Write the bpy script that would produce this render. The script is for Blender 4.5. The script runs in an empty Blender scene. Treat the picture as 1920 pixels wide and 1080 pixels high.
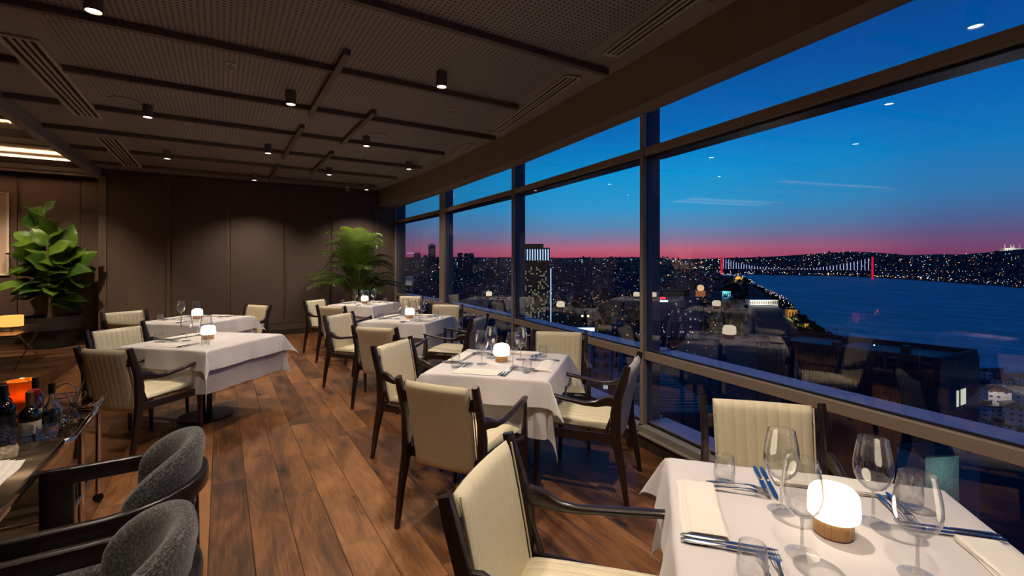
import bpy, math, random
from mathutils import Vector, Matrix
R = math.radians
sin, cos, pi = math.sin, math.cos, math.pi
random.seed(7)
C = bpy.context.scene.collection
scene = bpy.context.scene

# ------------------------------------------------------------------ camera, world, exposure
EYE = 1.53
cam_d = bpy.data.cameras.new('camera')
cam = bpy.data.objects.new('camera', cam_d); C.objects.link(cam)
cam.location = (0, 0, EYE); cam.rotation_euler = (R(90), 0, R(-32.1))
cam_d.sensor_width = 36; cam_d.lens = 870/1920*36; cam_d.shift_y = -51/1920
cam_d.clip_start = 0.05; cam_d.clip_end = 60000
scene.camera = cam
vs = scene.view_settings
vs.view_transform = 'Standard'; vs.look = 'None'; vs.gamma = 1; vs.exposure = 0.0; vs.use_curve_mapping = False
scene.cycles.max_bounces = 14; scene.cycles.transparent_max_bounces = 40
scene.cycles.transmission_bounces = 10; scene.cycles.glossy_bounces = 5; scene.cycles.diffuse_bounces = 5
scene.cycles.sample_clamp_indirect = 6
scene.cycles.caustics_reflective = False; scene.cycles.caustics_refractive = False

def lin(r, g, b):
    f = lambda c: (c/255/12.92) if c/255 <= .04045 else ((c/255+.055)/1.055)**2.4
    return (f(r), f(g), f(b), 1)

class NT:
    """small node-tree helper"""
    def __init__(s, tree): s.t = tree; s.n = tree.nodes; s.l = tree.links
    def new(s, typ, **kw):
        n = s.n.new(typ)
        for k, v in kw.items():
            if k.startswith('_'): setattr(n, k[1:], v)
        return n
    def link(s, a, b): s.l.new(a, b)
    def put(s, n, key, v):
        if hasattr(v, 'links') or v.__class__.__name__.startswith('NodeSocket'): s.link(v, n.inputs[key])
        else: n.inputs[key].default_value = v
    def math(s, op, a, b=None, c=None, clamp=False):
        n = s.new('ShaderNodeMath', _operation=op, _use_clamp=clamp); s.put(n, 0, a)
        if b is not None: s.put(n, 1, b)
        if c is not None: s.put(n, 2, c)
        return n.outputs[0]
    def mix(s, f, a, b, mode='MIX'):
        n = s.new('ShaderNodeMix', _data_type='RGBA', _blend_type=mode)
        s.put(n, 0, f); s.put(n, 6, a); s.put(n, 7, b); return n.outputs[2]
    def ramp(s, fac, stops, interp='LINEAR'):
        n = s.new('ShaderNodeValToRGB'); n.color_ramp.interpolation = interp
        e = n.color_ramp.elements
        while len(e) > len(stops): e.remove(e[-1])
        while len(e) < len(stops): e.new(.5)
        for i, (p, c) in enumerate(stops): e[i].position = p
        for i, (p, c) in enumerate(stops):
            e[i].color = c if len(c) == 4 else (*c, 1)
        s.put(n, 0, fac); return n.outputs[0]
    def noise(s, vec, scale, detail=2, rough=.5, dist=0):
        n = s.new('ShaderNodeTexNoise'); s.put(n, 'Vector', vec); n.inputs['Scale'].default_value = scale
        n.inputs['Detail'].default_value = detail; n.inputs['Roughness'].default_value = rough
        n.inputs['Distortion'].default_value = dist; return n.outputs[0]
    def mapping(s, vec, loc=(0,0,0), rot=(0,0,0), sc=(1,1,1)):
        n = s.new('ShaderNodeMapping'); s.put(n, 0, vec); n.inputs[1].default_value = loc
        n.inputs[2].default_value = rot; n.inputs[3].default_value = sc; return n.outputs[0]
    def sep(s, vec):
        n = s.new('ShaderNodeSeparateXYZ'); s.put(n, 0, vec); return n.outputs
    def comb(s, x, y, z):
        n = s.new('ShaderNodeCombineXYZ'); s.put(n, 0, x); s.put(n, 1, y); s.put(n, 2, z); return n.outputs[0]

# dusk sky: colour by elevation, warmest over the sunset azimuth
w = bpy.data.worlds.new('dusk'); scene.world = w; w.use_nodes = True
nt = NT(w.node_tree)
for n in list(nt.n): nt.n.remove(n)
tc = nt.new('ShaderNodeTexCoord')
x, y, z = nt.sep(tc.outputs['Generated'])
zz = nt.math('MULTIPLY', z, 2.0)
warm = nt.ramp(zz, [(0.0, lin(160, 62, 92)), (.018, lin(196, 82, 108)), (.05, lin(196, 104, 128)), (.09, lin(140, 122, 158)), (.14, lin(96, 142, 186)),
                    (.22, lin(50, 158, 212)), (.36, lin(4, 152, 216)), (.5, lin(0, 124, 204)), (.72, lin(0, 96, 184)), (.95, lin(0, 66, 144)), (1, lin(4, 54, 118))])
cool = nt.ramp(zz, [(0.0, lin(86, 48, 88)), (.03, lin(112, 62, 106)), (.08, lin(98, 76, 122)), (.14, lin(76, 96, 146)),
                    (.22, lin(56, 116, 172)), (.36, lin(20, 118, 190)), (.5, lin(0, 104, 184)), (.72, lin(0, 84, 166)), (1, lin(4, 50, 110))])
sx, sy = sin(R(46)), cos(R(46))                       # azimuth of the afterglow
dotp = nt.math('ADD', nt.math('MULTIPLY', x, sx), nt.math('MULTIPLY', y, sy))
hl = nt.math('SQRT', nt.math('ADD', nt.math('MULTIPLY', x, x), nt.math('MULTIPLY', y, y)))
ca = nt.math('DIVIDE', dotp, hl)
fac = nt.ramp(ca, [(.70, (0, 0, 0)), (.87, (.16, .16, .16)), (.95, (.6, .6, .6)), (1, (1, 1, 1))], 'EASE')
col = nt.mix(fac, cool, warm)
below = nt.math('GREATER_THAN', z, -.002)
col = nt.mix(below, lin(22, 28, 50), col)
bg = nt.new('ShaderNodeBackground'); nt.link(col, bg.inputs[0]); bg.inputs[1].default_value = 1.12
wo = nt.new('ShaderNodeOutputWorld'); nt.link(bg.outputs[0], wo.inputs[0])

# ------------------------------------------------------------------ materials
M = {}
def mat(name):
    m = bpy.data.materials.new(name); m.use_nodes = True
    t = NT(m.node_tree); b = t.n['Principled BSDF']; M[name] = m
    return m, t, b
def simple(name, col, rough=.5, metal=0, coat=0, sheen=0, noise=0, nscale=40, bump=0, bscale=200, spec=None):
    m, t, b = mat(name)
    b.inputs['Base Color'].default_value = col
    b.inputs['Roughness'].default_value = rough; b.inputs['Metallic'].default_value = metal
    b.inputs['Coat Weight'].default_value = coat; b.inputs['Sheen Weight'].default_value = sheen
    if spec is not None: b.inputs['Specular IOR Level'].default_value = spec
    tc = t.new('ShaderNodeTexCoord').outputs['Object']
    if noise:
        f = t.noise(tc, nscale, 4, .6)
        c2 = tuple(c*(1-noise) for c in col[:3])+(1,); c1 = tuple(min(1, c*(1+noise)) for c in col[:3])+(1,)
        t.link(t.ramp(f, [(.3, c2), (.7, c1)]), b.inputs['Base Color'])
    if bump:
        bp = t.new('ShaderNodeBump'); bp.inputs['Strength'].default_value = bump; bp.inputs['Distance'].default_value = .002
        t.link(t.noise(tc, bscale, 3, .6), bp.inputs['Height']); t.link(bp.outputs[0], b.inputs['Normal'])
    return m
def emit(name, col, strength, sample=True):
    m, t, b = mat(name)
    b.inputs['Base Color'].default_value = (.02, .02, .02, 1)
    b.inputs['Emission Color'].default_value = col; b.inputs['Emission Strength'].default_value = strength
    if not sample: m.cycles.emission_sampling = 'NONE'
    return m
def thin_glass(name, tint=(1, 1, 1, 1), f0_=.05, rough=0.0, power=5, edge=None):
    m, t, b = mat(name); t.n.remove(b)
    out = t.n['Material Output']
    g = t.new('ShaderNodeNewGeometry')
    dp = t.new('ShaderNodeVectorMath', _operation='DOT_PRODUCT'); t.link(g.outputs['Incoming'], dp.inputs[0]); t.link(g.outputs['Normal'], dp.inputs[1])
    inv = t.math('SUBTRACT', 1, t.math('ABSOLUTE', dp.outputs['Value']), clamp=True)
    f0 = f0_
    f = t.math('ADD', f0, t.math('MULTIPLY', 1-f0, t.math('POWER', inv, power)), clamp=True)
    tr = t.new('ShaderNodeBsdfTransparent'); tr.inputs[0].default_value = tint
    if edge: t.link(t.mix(t.math('POWER', inv, 3), tint, edge), tr.inputs[0])
    gl = t.new('ShaderNodeBsdfGlossy'); gl.inputs[0].default_value = (1, 1, 1, 1); gl.inputs['Roughness'].default_value = rough
    mx = t.new('ShaderNodeMixShader'); t.link(f, mx.inputs[0]); t.link(tr.outputs[0], mx.inputs[1]); t.link(gl.outputs[0], mx.inputs[2])
    t.link(mx.outputs[0], out.inputs[0]); return m
def wood(name, dark, light, scale=1, rough=.35, axis=2, coat=0.3):
    m, t, b = mat(name)
    tc = t.new('ShaderNodeTexCoord').outputs['Object']
    s = [9, 9, 9]; s[axis] = .8
    v = t.mapping(tc, sc=tuple(k*scale for k in s))
    f = t.noise(v, 4, 6, .65, .6)
    t.link(t.ramp(f, [(.3, dark), (.7, light)]), b.inputs['Base Color'])
    b.inputs['Roughness'].default_value = rough; b.inputs['Coat Weight'].default_value = coat; b.inputs['Coat Roughness'].default_value = .25
    return m

simple('cream_leather', lin(212, 200, 168), .42, noise=.03, nscale=30, bump=.25, bscale=350, coat=.05)
wood('wenge', lin(22, 13, 11), lin(44, 28, 24), 1.5, .32, 2, .4)
wood('black_wood', lin(16, 10, 9), lin(34, 22, 18), 1.5, .3, 0, .4)
simple('white_linen', lin(206, 199, 198), .85, noise=.02, nscale=14, bump=.35, bscale=900, sheen=.2)
simple('napkin_linen', lin(224, 217, 206), .85, bump=.3, bscale=900, sheen=.2)
simple('steel', (.56, .55, .54, 1), .22, 1)
simple('chrome', (.8, .78, .76, 1), .08, 1)
simple('black_metal', lin(22, 20, 20), .4, .3)
wood('oak_base', lin(176, 124, 74), lin(214, 166, 108), 6, .45, 2, 0)
simple('bronze_alu', lin(158, 140, 124), .42, .35, noise=.02)
simple('light_alu', lin(148, 140, 130), .42, .3, noise=.02)
simple('fin_alu', lin(52, 62, 92), .35, .5)
simple('sill_blue', lin(150, 140, 176), .45, .5)
simple('rubber', lin(10, 10, 12), .6)
simple('ceil_paint', lin(140, 133, 132), .7, noise=.02)
simple('bulkhead_paint', lin(136, 118, 102), .75, noise=.03, nscale=3)
simple('batten', lin(98, 84, 77), .6)
simple('vent_slot', lin(8, 7, 7), .8)
simple('fixture', lin(110, 98, 90), .5)
simple('fixture_white', lin(186, 174, 162), .6)
simple('baseboard', lin(52, 42, 37), .5)
simple('pot_black', lin(22, 18, 17), .5, bump=.4, bscale=60)
simple('soil', lin(30, 20, 14), .95, noise=.4, nscale=60)
wood('bark', lin(58, 42, 30), lin(104, 80, 56), 3, .85, 2, 0)
wood('slat_wood', lin(30, 19, 13), lin(52, 34, 24), 1, .5, 0, .1)
wood('palm_stem', lin(96, 100, 42), lin(168, 140, 74), 2, .6, 2, 0)
emit('lens', lin(255, 240, 214), 14)
emit('led_strip', lin(255, 214, 170), 70)
emit('lamp_shade', lin(255, 236, 205), 4.2)
emit('paper_shade', lin(255, 160, 76), 1.7)
emit('flame', lin(255, 150, 50), 25)
thin_glass('wine_glass', (.985, .985, .98, 1), .075, 0, 3.2, (.62, .62, .63, 1))
thin_glass('wine_foot', (.95, .95, .95, 1), .05, 0, 5, (.75, .75, .76, 1))
thin_glass('wine_stem', (.80, .80, .79, 1), .16, .02, 2.2, (.35, .36, .37, 1))
thin_glass('facade_glass', (.86, .9, .93, 1), .135)
thin_glass('facade_glass_tint', (.50, .78, .80, 1), .09)
thin_glass('cart_glass', (.35, .37, .36, 1), .09)

thin_glass('crystal_clear', (.93, .95, .97, 1), .22, .06, 2.2, (.6, .65, .7, 1))
def glassmat(name, col, rough=.02):
    m, t, b = mat(name); b.inputs['Base Color'].default_value = col; b.inputs['Transmission Weight'].default_value = 1
    b.inputs['Roughness'].default_value = rough; b.inputs['IOR'].default_value = 1.45; return m
glassmat('decanter_glass', (1, 1, 1, 1)); glassmat('blue_glass', (.25, .45, .9, 1))
simple('dark_bottle', lin(14, 9, 8), .06, coat=1); simple('brown_bottle', lin(52, 18, 8), .06, coat=1)
simple('red_foil', lin(150, 22, 18), .3, .4); simple('gold_foil', lin(128, 88, 34), .35, .6)
simple('black_cap', lin(12, 11, 12), .3); simple('label_paper', lin(196, 178, 140), .7, noise=.12, nscale=60)
simple('label_dark', lin(38, 36, 40), .5); simple('dark_liquid', lin(18, 22, 50), .05, coat=1)

# amber glass of the hurricane candle holder: a real translucent glass lit by its flame
m, t, b = mat('amber_glass')
b.inputs['Base Color'].default_value = lin(255, 150, 40); b.inputs['Roughness'].default_value = .3
b.inputs['Transmission Weight'].default_value = .4; b.inputs['Subsurface Weight'].default_value = 0
tl = t.new('ShaderNodeBsdfTranslucent'); tl.inputs[0].default_value = lin(255, 170, 70)
mx = t.new('ShaderNodeMixShader'); mx.inputs[0].default_value = .6
t.link(b.outputs[0], mx.inputs[1]); t.link(tl.outputs[0], mx.inputs[2]); t.link(mx.outputs[0], t.n['Material Output'].inputs[0])

# grey tweed
m, t, b = mat('grey_tweed')
tc = t.new('ShaderNodeTexCoord').outputs['Object']
f = t.noise(tc, 420, 3, .8); f2 = t.noise(tc, 140, 2, .6)
ff = t.math('ADD', t.math('MULTIPLY', f, .6), t.math('MULTIPLY', f2, .4))
t.link(t.ramp(ff, [(.42, lin(12, 10, 10)), (.51, lin(34, 31, 30)), (.60, lin(120, 114, 110))]), b.inputs['Base Color'])
b.inputs['Roughness'].default_value = .95; b.inputs['Sheen Weight'].default_value = .3
bp = t.new('ShaderNodeBump'); bp.inputs['Strength'].default_value = .6; bp.inputs['Distance'].default_value = .002
t.link(ff, bp.inputs['Height']); t.link(bp.outputs[0], b.inputs['Normal'])

# perforated ceiling
m, t, b = mat('perforated')
pos = t.new('ShaderNodeNewGeometry').outputs['Position']
x, y, z = t.sep(pos)
fx = t.math('SUBTRACT', t.math('FRACT', t.math('MULTIPLY', x, 28)), .5); fy = t.math('SUBTRACT', t.math('FRACT', t.math('MULTIPLY', y, 28)), .5)
rr = t.math('SQRT', t.math('ADD', t.math('MULTIPLY', fx, fx), t.math('MULTIPLY', fy, fy)))
hole = t.math('LESS_THAN', rr, .24)
blot = t.noise(pos, .9, 2)
base = t.ramp(blot, [(.3, lin(134, 127, 127)), (.7, lin(144, 137, 138))])
t.link(t.mix(hole, base, lin(62, 54, 50)), b.inputs['Base Color']); b.inputs['Roughness'].default_value = .65

# fabric wall panels
m, t, b = mat('brown_fabric')
tc = t.new('ShaderNodeNewGeometry').outputs['Position']
v = t.mapping(tc, sc=(60, 60, 2)); f = t.noise(v, 8, 4, .7)
v2 = t.mapping(tc, sc=(2, 2, 60)); f2 = t.noise(v2, 8, 4, .7)
g = t.math('MULTIPLY', t.math('ADD', f, f2), .5)
t.link(t.ramp(g, [(.35, lin(70, 56, 48)), (.65, lin(88, 72, 61))]), b.inputs['Base Color'])
b.inputs['Roughness'].default_value = .8
wood('wall_wood', lin(70, 54, 43), lin(100, 78, 60), .5, .6, 2, .05)

# oak plank floor: planks, knots, bevels.  ax = direction planks run
def planks(name, along_x, tone):
    m, t, b = mat(name)
    pos = t.new('ShaderNodeNewGeometry').outputs['Position']
    x, y, z = t.sep(pos)
    u, v = (x, y) if along_x else (y, x)         # u along the plank
    W, Ln = .2, 2.15
    row = t.math('FLOOR', t.math('DIVIDE', t.math('ADD', v, .055), W))
    wn = t.new('ShaderNodeTexWhiteNoise', _noise_dimensions='1D'); t.link(row, wn.inputs['W'])
    uo = t.math('ADD', t.math('DIVIDE', u, Ln), t.math('MULTIPLY', wn.outputs[0], 7.3))
    cell = t.math('FLOOR', uo)
    wn2 = t.new('ShaderNodeTexWhiteNoise', _noise_dimensions='2D'); t.link(t.comb(row, cell, 0), wn2.inputs['Vector'])
    rnd = wn2.outputs[0]
    fv = t.math('FRACT', t.math('DIVIDE', t.math('ADD', v, .055), W)); fu = t.math('FRACT', uo)
    ev = t.math('MULTIPLY', t.math('MINIMUM', fv, t.math('SUBTRACT', 1, fv)), W)
    eu = t.math('MULTIPLY', t.math('MINIMUM', fu, t.math('SUBTRACT', 1, fu)), Ln)
    edge = t.math('MINIMUM', ev, eu)
    gap = t.math('LESS_THAN', edge, .0016)
    off = t.math('MULTIPLY', rnd, 37)
    gu = t.math('ADD', u, off); gv = t.math('ADD', v, t.math('MULTIPLY', rnd, 11))
    warp = t.noise(t.comb(t.math('MULTIPLY', gu, 1.6), t.math('MULTIPLY', gv, 5), 0), 1.5, 3, .6)
    gvv = t.math('ADD', gv, t.math('MULTIPLY', warp, .035))
    grain = t.noise(t.comb(t.math('MULTIPLY', gu, 2.2), t.math('MULTIPLY', gvv, 46), 0), 1.6, 6, .68)
    fine = t.noise(t.comb(t.math('MULTIPLY', gu, 8), t.math('MULTIPLY', gvv, 260), 0), 1, 3, .7)
    cloud = t.noise(t.comb(t.math('MULTIPLY', gu, 1.3), t.math('MULTIPLY', gv, 4.5), 0), 1.2, 4, .6, .8)
    vo = t.new('ShaderNodeTexVoronoi'); t.link(t.comb(t.math('MULTIPLY', gu, 1.9), t.math('MULTIPLY', gvv, 6.2), 0), vo.inputs[0]); vo.inputs['Scale'].default_value = 1.0
    knot = t.ramp(vo.outputs['Distance'], [(0, (1, 1, 1)), (.09, (1, 1, 1)), (.15, (.55, .55, .55)), (.28, (.22, .22, .22)), (.46, (0, 0, 0))])
    vsep = t.new('ShaderNodeSeparateColor'); t.link(vo.outputs['Color'], vsep.inputs[0])
    keep = t.math('GREATER_THAN', vsep.outputs[0], .38)
    knot = t.math('MULTIPLY', knot, keep)
    g = t.math('ADD', t.math('MULTIPLY', grain, .34), t.math('ADD', t.math('MULTIPLY', cloud, .52), t.math('MULTIPLY', fine, .14)))
    g = t.math('ADD', g, t.math('MULTIPLY', t.math('SUBTRACT', rnd, .5), .17))
    g = t.math('ADD', .5, t.math('MULTIPLY', t.math('SUBTRACT', g, .505), .92))
    k = tone
    c = t.ramp(g, [(.32, lin(48*k, 27*k, 12*k)), (.43, lin(96*k, 58*k, 28*k)), (.53, lin(140*k, 90*k, 48*k)), (.63, lin(172*k, 118*k, 68*k)), (.78, lin(200*k, 148*k, 92*k))])
    c = t.mix(t.math('MULTIPLY', knot, .9), c, lin(26*k, 13*k, 6*k))
    # long dark cracks following the grain
    crk = t.noise(t.comb(t.math('MULTIPLY', gu, 1.1), t.math('MULTIPLY', gvv, 13), 3.7), 1, 5, .7, .5)
    crack = t.ramp(crk, [(.315, (1, 1, 1)), (.36, (0, 0, 0))])
    c = t.mix(t.math('MULTIPLY', crack, .7), c, lin(30*k, 16*k, 7*k))
    c = t.mix(gap, c, lin(28*k, 17*k, 10*k))
    t.link(c, b.inputs['Base Color'])
    rg = t.math('ADD', .30, t.math('MULTIPLY', grain, .22)); t.link(rg, b.inputs['Roughness'])
    hgt = t.math('ADD', t.math('MULTIPLY', t.math('MINIMUM', edge, .004), 1.0), t.math('MULTIPLY', grain, .0006))
    bp = t.new('ShaderNodeBump'); bp.inputs['Strength'].default_value = .5; bp.inputs['Distance'].default_value = 1
    t.link(hgt, bp.inputs['Height']); t.link(bp.outputs[0], b.inputs['Normal'])
    return m
planks('oak_floor', False, .84); planks('oak_deck', True, .58)

# stone table top
m, t, b = mat('dark_stone')
tc = t.new('ShaderNodeTexCoord').outputs['Object']
f = t.noise(tc, 5, 8, .7, 1.2); f2 = t.noise(tc, 24, 6, .7)
c = t.ramp(f, [(.40, lin(12, 10, 9)), (.5, lin(34, 30, 26)), (.56, lin(84, 74, 62)), (.60, lin(20, 17, 15))])
t.link(t.mix(.25, c, t.ramp(f2, [(.45, lin(10, 9, 8)), (.75, lin(96, 86, 74))])), b.inputs['Base Color'])
b.inputs['Roughness'].default_value = .08; b.inputs['Coat Weight'].default_value = .6

def leafmat(name, a, bcol, rough=.35):
    m, t, b = mat(name)
    tc = t.new('ShaderNodeTexCoord').outputs['Object']
    t.link(t.ramp(t.noise(tc, 3.5, 3), [(.35, a), (.65, bcol)]), b.inputs['Base Color'])
    b.inputs['Roughness'].default_value = rough
    tl = t.new('ShaderNodeBsdfTranslucent'); tl.inputs[0].default_value = bcol
    mx = t.new('ShaderNodeMixShader'); mx.inputs[0].default_value = .25
    t.link(b.outputs[0], mx.inputs[1]); t.link(tl.outputs[0], mx.inputs[2]); t.link(mx.outputs[0], t.n['Material Output'].inputs[0])
leafmat('fig_leaf', lin(24, 58, 16), lin(78, 108, 30)); leafmat('palm_leaf', lin(30, 58, 16), lin(98, 124, 38), .45)

# exterior materials
m, t, b = mat('city_ground')
pos = t.new('ShaderNodeNewGeometry').outputs['Position']
f = t.noise(pos, .012, 6, .7); f2 = t.noise(pos, .08, 4, .7)
c = t.ramp(t.math('MULTIPLY', t.math('ADD', f, f2), .5), [(.35, lin(20, 30, 42)), (.6, lin(36, 48, 66)), (.8, lin(54, 66, 86))])
t.link(c, b.inputs['Base Color']); b.inputs['Roughness'].default_value = .95; b.inputs['Specular IOR Level'].default_value = .1
m, t, b = mat('strait_water')
pos = t.new('ShaderNodeNewGeometry').outputs['Position']
b.inputs['Base Color'].default_value = lin(0, 66, 124); b.inputs['Roughness'].default_value = .5; b.inputs['IOR'].default_value = 1.33; b.inputs['Specular IOR Level'].default_value = .3
f = t.noise(t.mapping(pos, rot=(0, 0, R(20)), sc=(.035, .006, 1)), 1, 7, .68, .4)
t.link(t.ramp(f, [(.35, lin(0, 138, 150)), (.5, lin(0, 170, 182)), (.62, lin(90, 205, 220))]), b.inputs['Base Color'])
bp = t.new('ShaderNodeBump'); bp.inputs['Strength'].default_value = .45; bp.inputs['Distance'].default_value = 3
t.link(t.noise(t.mapping(pos, sc=(.05, .02, 1)), 1, 8, .7), bp.inputs['Height']); t.link(bp.outputs[0], b.inputs['Normal'])
def facade(name, base, thr, strength, col, cx=3.6, cz=3.2, band=.45):
    m, t, b = mat(name)
    pos = t.new('ShaderNodeNewGeometry').outputs['Position']
    nrm = t.new('ShaderNodeNewGeometry').outputs['Normal']
    x, y, z = t.sep(pos); nx, ny, nz = t.sep(nrm)
    # horizontal coordinate along the wall
    h = t.math('SUBTRACT', t.math('MULTIPLY', x, ny), t.math('MULTIPLY', y, nx))
    hc = t.math('DIVIDE', h, cx); zc = t.math('DIVIDE', z, cz)
    wn = t.new('ShaderNodeTexWhiteNoise', _noise_dimensions='3D')
    t.link(t.comb(t.math('FLOOR', hc), t.math('FLOOR', zc), t.math('FLOOR', t.math('MULTIPLY', nx, 3))), wn.inputs['Vector'])
    inx = t.math('LESS_THAN', t.math('ABSOLUTE', t.math('SUBTRACT', t.math('FRACT', hc), .5)), band*.62)
    inz = t.math('LESS_THAN', t.math('ABSOLUTE', t.math('SUBTRACT', t.math('FRACT', zc), .5)), band*.55)
    win = t.math('MULTIPLY', t.math('MULTIPLY', inx, inz), t.math('LESS_THAN', t.math('ABSOLUTE', nz), .5))
    lit = t.math('MULTIPLY', win, t.math('GREATER_THAN', wn.outputs[0], thr))
    t.link(t.mix(win, base, lin(12, 16, 22)), b.inputs['Base Color'])
    b.inputs['Roughness'].default_value = .8
    cc = t.mix(wn.outputs[0], lin(255, 190, 120), col) if False else col
    b.inputs['Emission Color'].default_value = cc
    t.link(t.math('MULTIPLY', lit, strength), b.inputs['Emission Strength'])
    m.cycles.emission_sampling = 'NONE'
    return m
facade('block_a', lin(58, 70, 92), .955, .8, lin(255, 196, 130))
facade('block_b', lin(46, 58, 84), .978, .7, lin(220, 225, 255))
facade('block_c', lin(74, 82, 100), .95, .7, lin(255, 170, 90))
facade('office_glow', lin(26, 34, 48), .80, .35, lin(210, 215, 160), 1.7, 1.9, .6)
facade('hotel_rows', lin(96, 98, 108), .93, .55, lin(220, 220, 230), 3.2, 3.4)
facade('house_white', lin(150, 154, 166), .95, .4, lin(255, 190, 120), 4.6, 4.0, .34)
simple('dark_roof', lin(16, 20, 28), .7, noise=.2, nscale=.2); simple('black_block', lin(26, 32, 44), .5, .3)
simple('tree_dark', lin(18, 32, 22), .95, noise=.3, nscale=.3, spec=.1)
simple('roof_tile', lin(58, 40, 36), .9); simple('fin_pale', lin(118, 124, 128), .5, .2)
simple('teal_wall', lin(116, 140, 128), .9, noise=.2, nscale=1.5); simple('hull_white', lin(200, 200, 205), .5)
simple('grey_steel', lin(80, 84, 96), .5, .4)
for nm, c_, s_ in (('glow_white', (205, 225, 255), 3.2), ('glow_warm', (255, 196, 120), 3.4), ('glow_orange', (255, 140, 60), 3.0), ('glow_blue', (90, 190, 255), 3.0),
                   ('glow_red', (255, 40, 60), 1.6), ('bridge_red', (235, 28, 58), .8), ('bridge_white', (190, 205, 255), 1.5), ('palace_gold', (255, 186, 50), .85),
                   ('mosque_white', (240, 225, 190), 1.0), ('stripe_white', (180, 215, 255), 1.6), ('stage_white', (200, 240, 255), 2.2), ('ship_pink', (255, 120, 130), .8),
                   ('terrace_white', (225, 228, 200), .9), ('cyan_glow', (70, 200, 225), 1.0), ('lit_brick', (200, 100, 60), .35)):
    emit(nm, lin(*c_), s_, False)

# ------------------------------------------------------------------ mesh helpers
class MB:
    def __init__(s): s.v = []; s.f = []; s.m = []
    def add(s, vs_, fs, mi=0):
        o = len(s.v); s.v += [tuple(p) for p in vs_]; s.f += [tuple(i+o for i in f) for f in fs]; s.m += [mi]*len(fs); return s
    def box(s, x0, x1, y0, y1, z0, z1, mi=0, T=None):
        p = [Vector((x, y, z)) for z in (z0, z1) for y in (y0, y1) for x in (x0, x1)]
        if T: p = [T @ q for q in p]
        return s.add(p, [(0, 2, 3, 1), (4, 5, 7, 6), (0, 1, 5, 4), (2, 6, 7, 3), (0, 4, 6, 2), (1, 3, 7, 5)], mi)
    def prism(s, pts, z0, z1, mi=0):
        n = len(pts)
        if sum(pts[i][0]*pts[(i+1) % n][1]-pts[(i+1) % n][0]*pts[i][1] for i in range(n)) < 0: pts = pts[::-1]
        v = [(x, y, z0) for x, y in pts]+[(x, y, z1) for x, y in pts]
        return s.add(v, [tuple(range(n))[::-1], tuple(range(n, 2*n))]+[(i, (i+1) % n, n+(i+1) % n, n+i) for i in range(n)], mi)
    def lathe(s, prof, n=24, c=(0, 0, 0), mi=0, T=None):
        v = []; f = []
        for r, z in prof:
            for k in range(n):
                a = 2*pi*k/n; p = Vector((c[0]+r*cos(a), c[1]+r*sin(a), c[2]+z)); v.append(T @ p if T else p)
        for i in range(len(prof)-1):
            for k in range(n):
                k2 = (k+1) % n
                if prof[i][0] < 1e-7 and prof[i+1][0] < 1e-7: continue
                f.append((i*n+k, i*n+k2, (i+1)*n+k2, (i+1)*n+k))
        return s.add(v, f, mi)
    def sweep(s, pts, sizes, n=10, up=(0, 0, 1), power=2.6, mi=0, caps=True, closed=False):
        """superellipse section swept along pts; sizes = (half width, half height) per point"""
        P = [Vector(p) for p in pts]; N = len(P); up = Vector(up); v = []; f = []
        if not isinstance(sizes[0], (tuple, list)): sizes = [sizes]*N
        for i in range(N):
            if closed: t = P[(i+1) % N]-P[i-1]
            else: t = P[min(i+1, N-1)]-P[max(i-1, 0)]
            t.normalize(); side = t.cross(up)
            if side.length < 1e-4: side = t.cross(Vector((0, 1, 0)))
            side.normalize(); upv = side.cross(t).normalized()
            a, b_ = sizes[i]
            for k in range(n):
                th = 2*pi*k/n+pi/n; ct, st = cos(th), sin(th)
                x = a*math.copysign(abs(ct)**(2/power), ct); y = b_*math.copysign(abs(st)**(2/power), st)
                v.append(P[i]+side*x+upv*y)
        for i in range(N if closed else N-1):
            j = (i+1) % N
            for k in range(n):
                k2 = (k+1) % n; f.append((i*n+k, j*n+k, j*n+k2, i*n+k2))
        if caps and not closed: f.append(tuple(range(n))); f.append(tuple((N-1)*n+k for k in range(n))[::-1])
        return s.add(v, f, mi)
    def grid(s, fn, nu, nv, mi=0, flip=False):
        v = [fn(i/nu, j/nv) for i in range(nu+1) for j in range(nv+1)]; f = []
        for i in range(nu):
            for j in range(nv):
                a = i*(nv+1)+j; q = (a, a+nv+1, a+nv+2, a+1); f.append(q[::-1] if flip else q)
        return s.add(v, f, mi)
    def ball(s, c, r, nu=8, nv=12, mi=0, sc=(1, 1, 1)):
        prof = [(max(sin(pi*i/nu), 0)*r, -cos(pi*i/nu)*r) for i in range(nu+1)]
        T = Matrix.Translation(c) @ Matrix.Diagonal((*sc, 1)); return s.lathe(prof, nv, mi=mi, T=T)
    def build(s, name, mats, parent=None, smooth=35, bevel=0, loc=None, rz=None, segs=2, solid=0, subd=0):
        me = bpy.data.meshes.new(name); me.from_pydata(s.v, [], s.f)
        if not isinstance(mats, (list, tuple)): mats = [mats]
        for k in mats: me.materials.append(M[k])
        if len(mats) > 1: me.polygons.foreach_set('material_index', s.m)
        me.validate(); me.update()
        if smooth:
            me.polygons.foreach_set('use_smooth', [True]*len(me.polygons)); me.set_sharp_from_angle(angle=R(smooth))
        o = bpy.data.objects.new(name, me); C.objects.link(o)
        if parent: o.parent = parent
        if loc: o.location = loc
        if rz is not None: o.rotation_euler.z = rz
        if solid: md = o.modifiers.new('s', 'SOLIDIFY'); md.thickness = solid; md.offset = 0
        if bevel: md = o.modifiers.new('b', 'BEVEL'); md.width = bevel; md.segments = segs; md.limit_method = 'ANGLE'; md.angle_limit = R(40)
        if subd: md = o.modifiers.new('u', 'SUBSURF'); md.levels = subd; md.render_levels = subd
        return o
def tag(o, label, cat, group=None, kind=None):
    if label: o['label'] = label
    if cat: o['category'] = cat
    if group: o['group'] = group
    if kind: o['kind'] = kind
    return o
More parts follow.
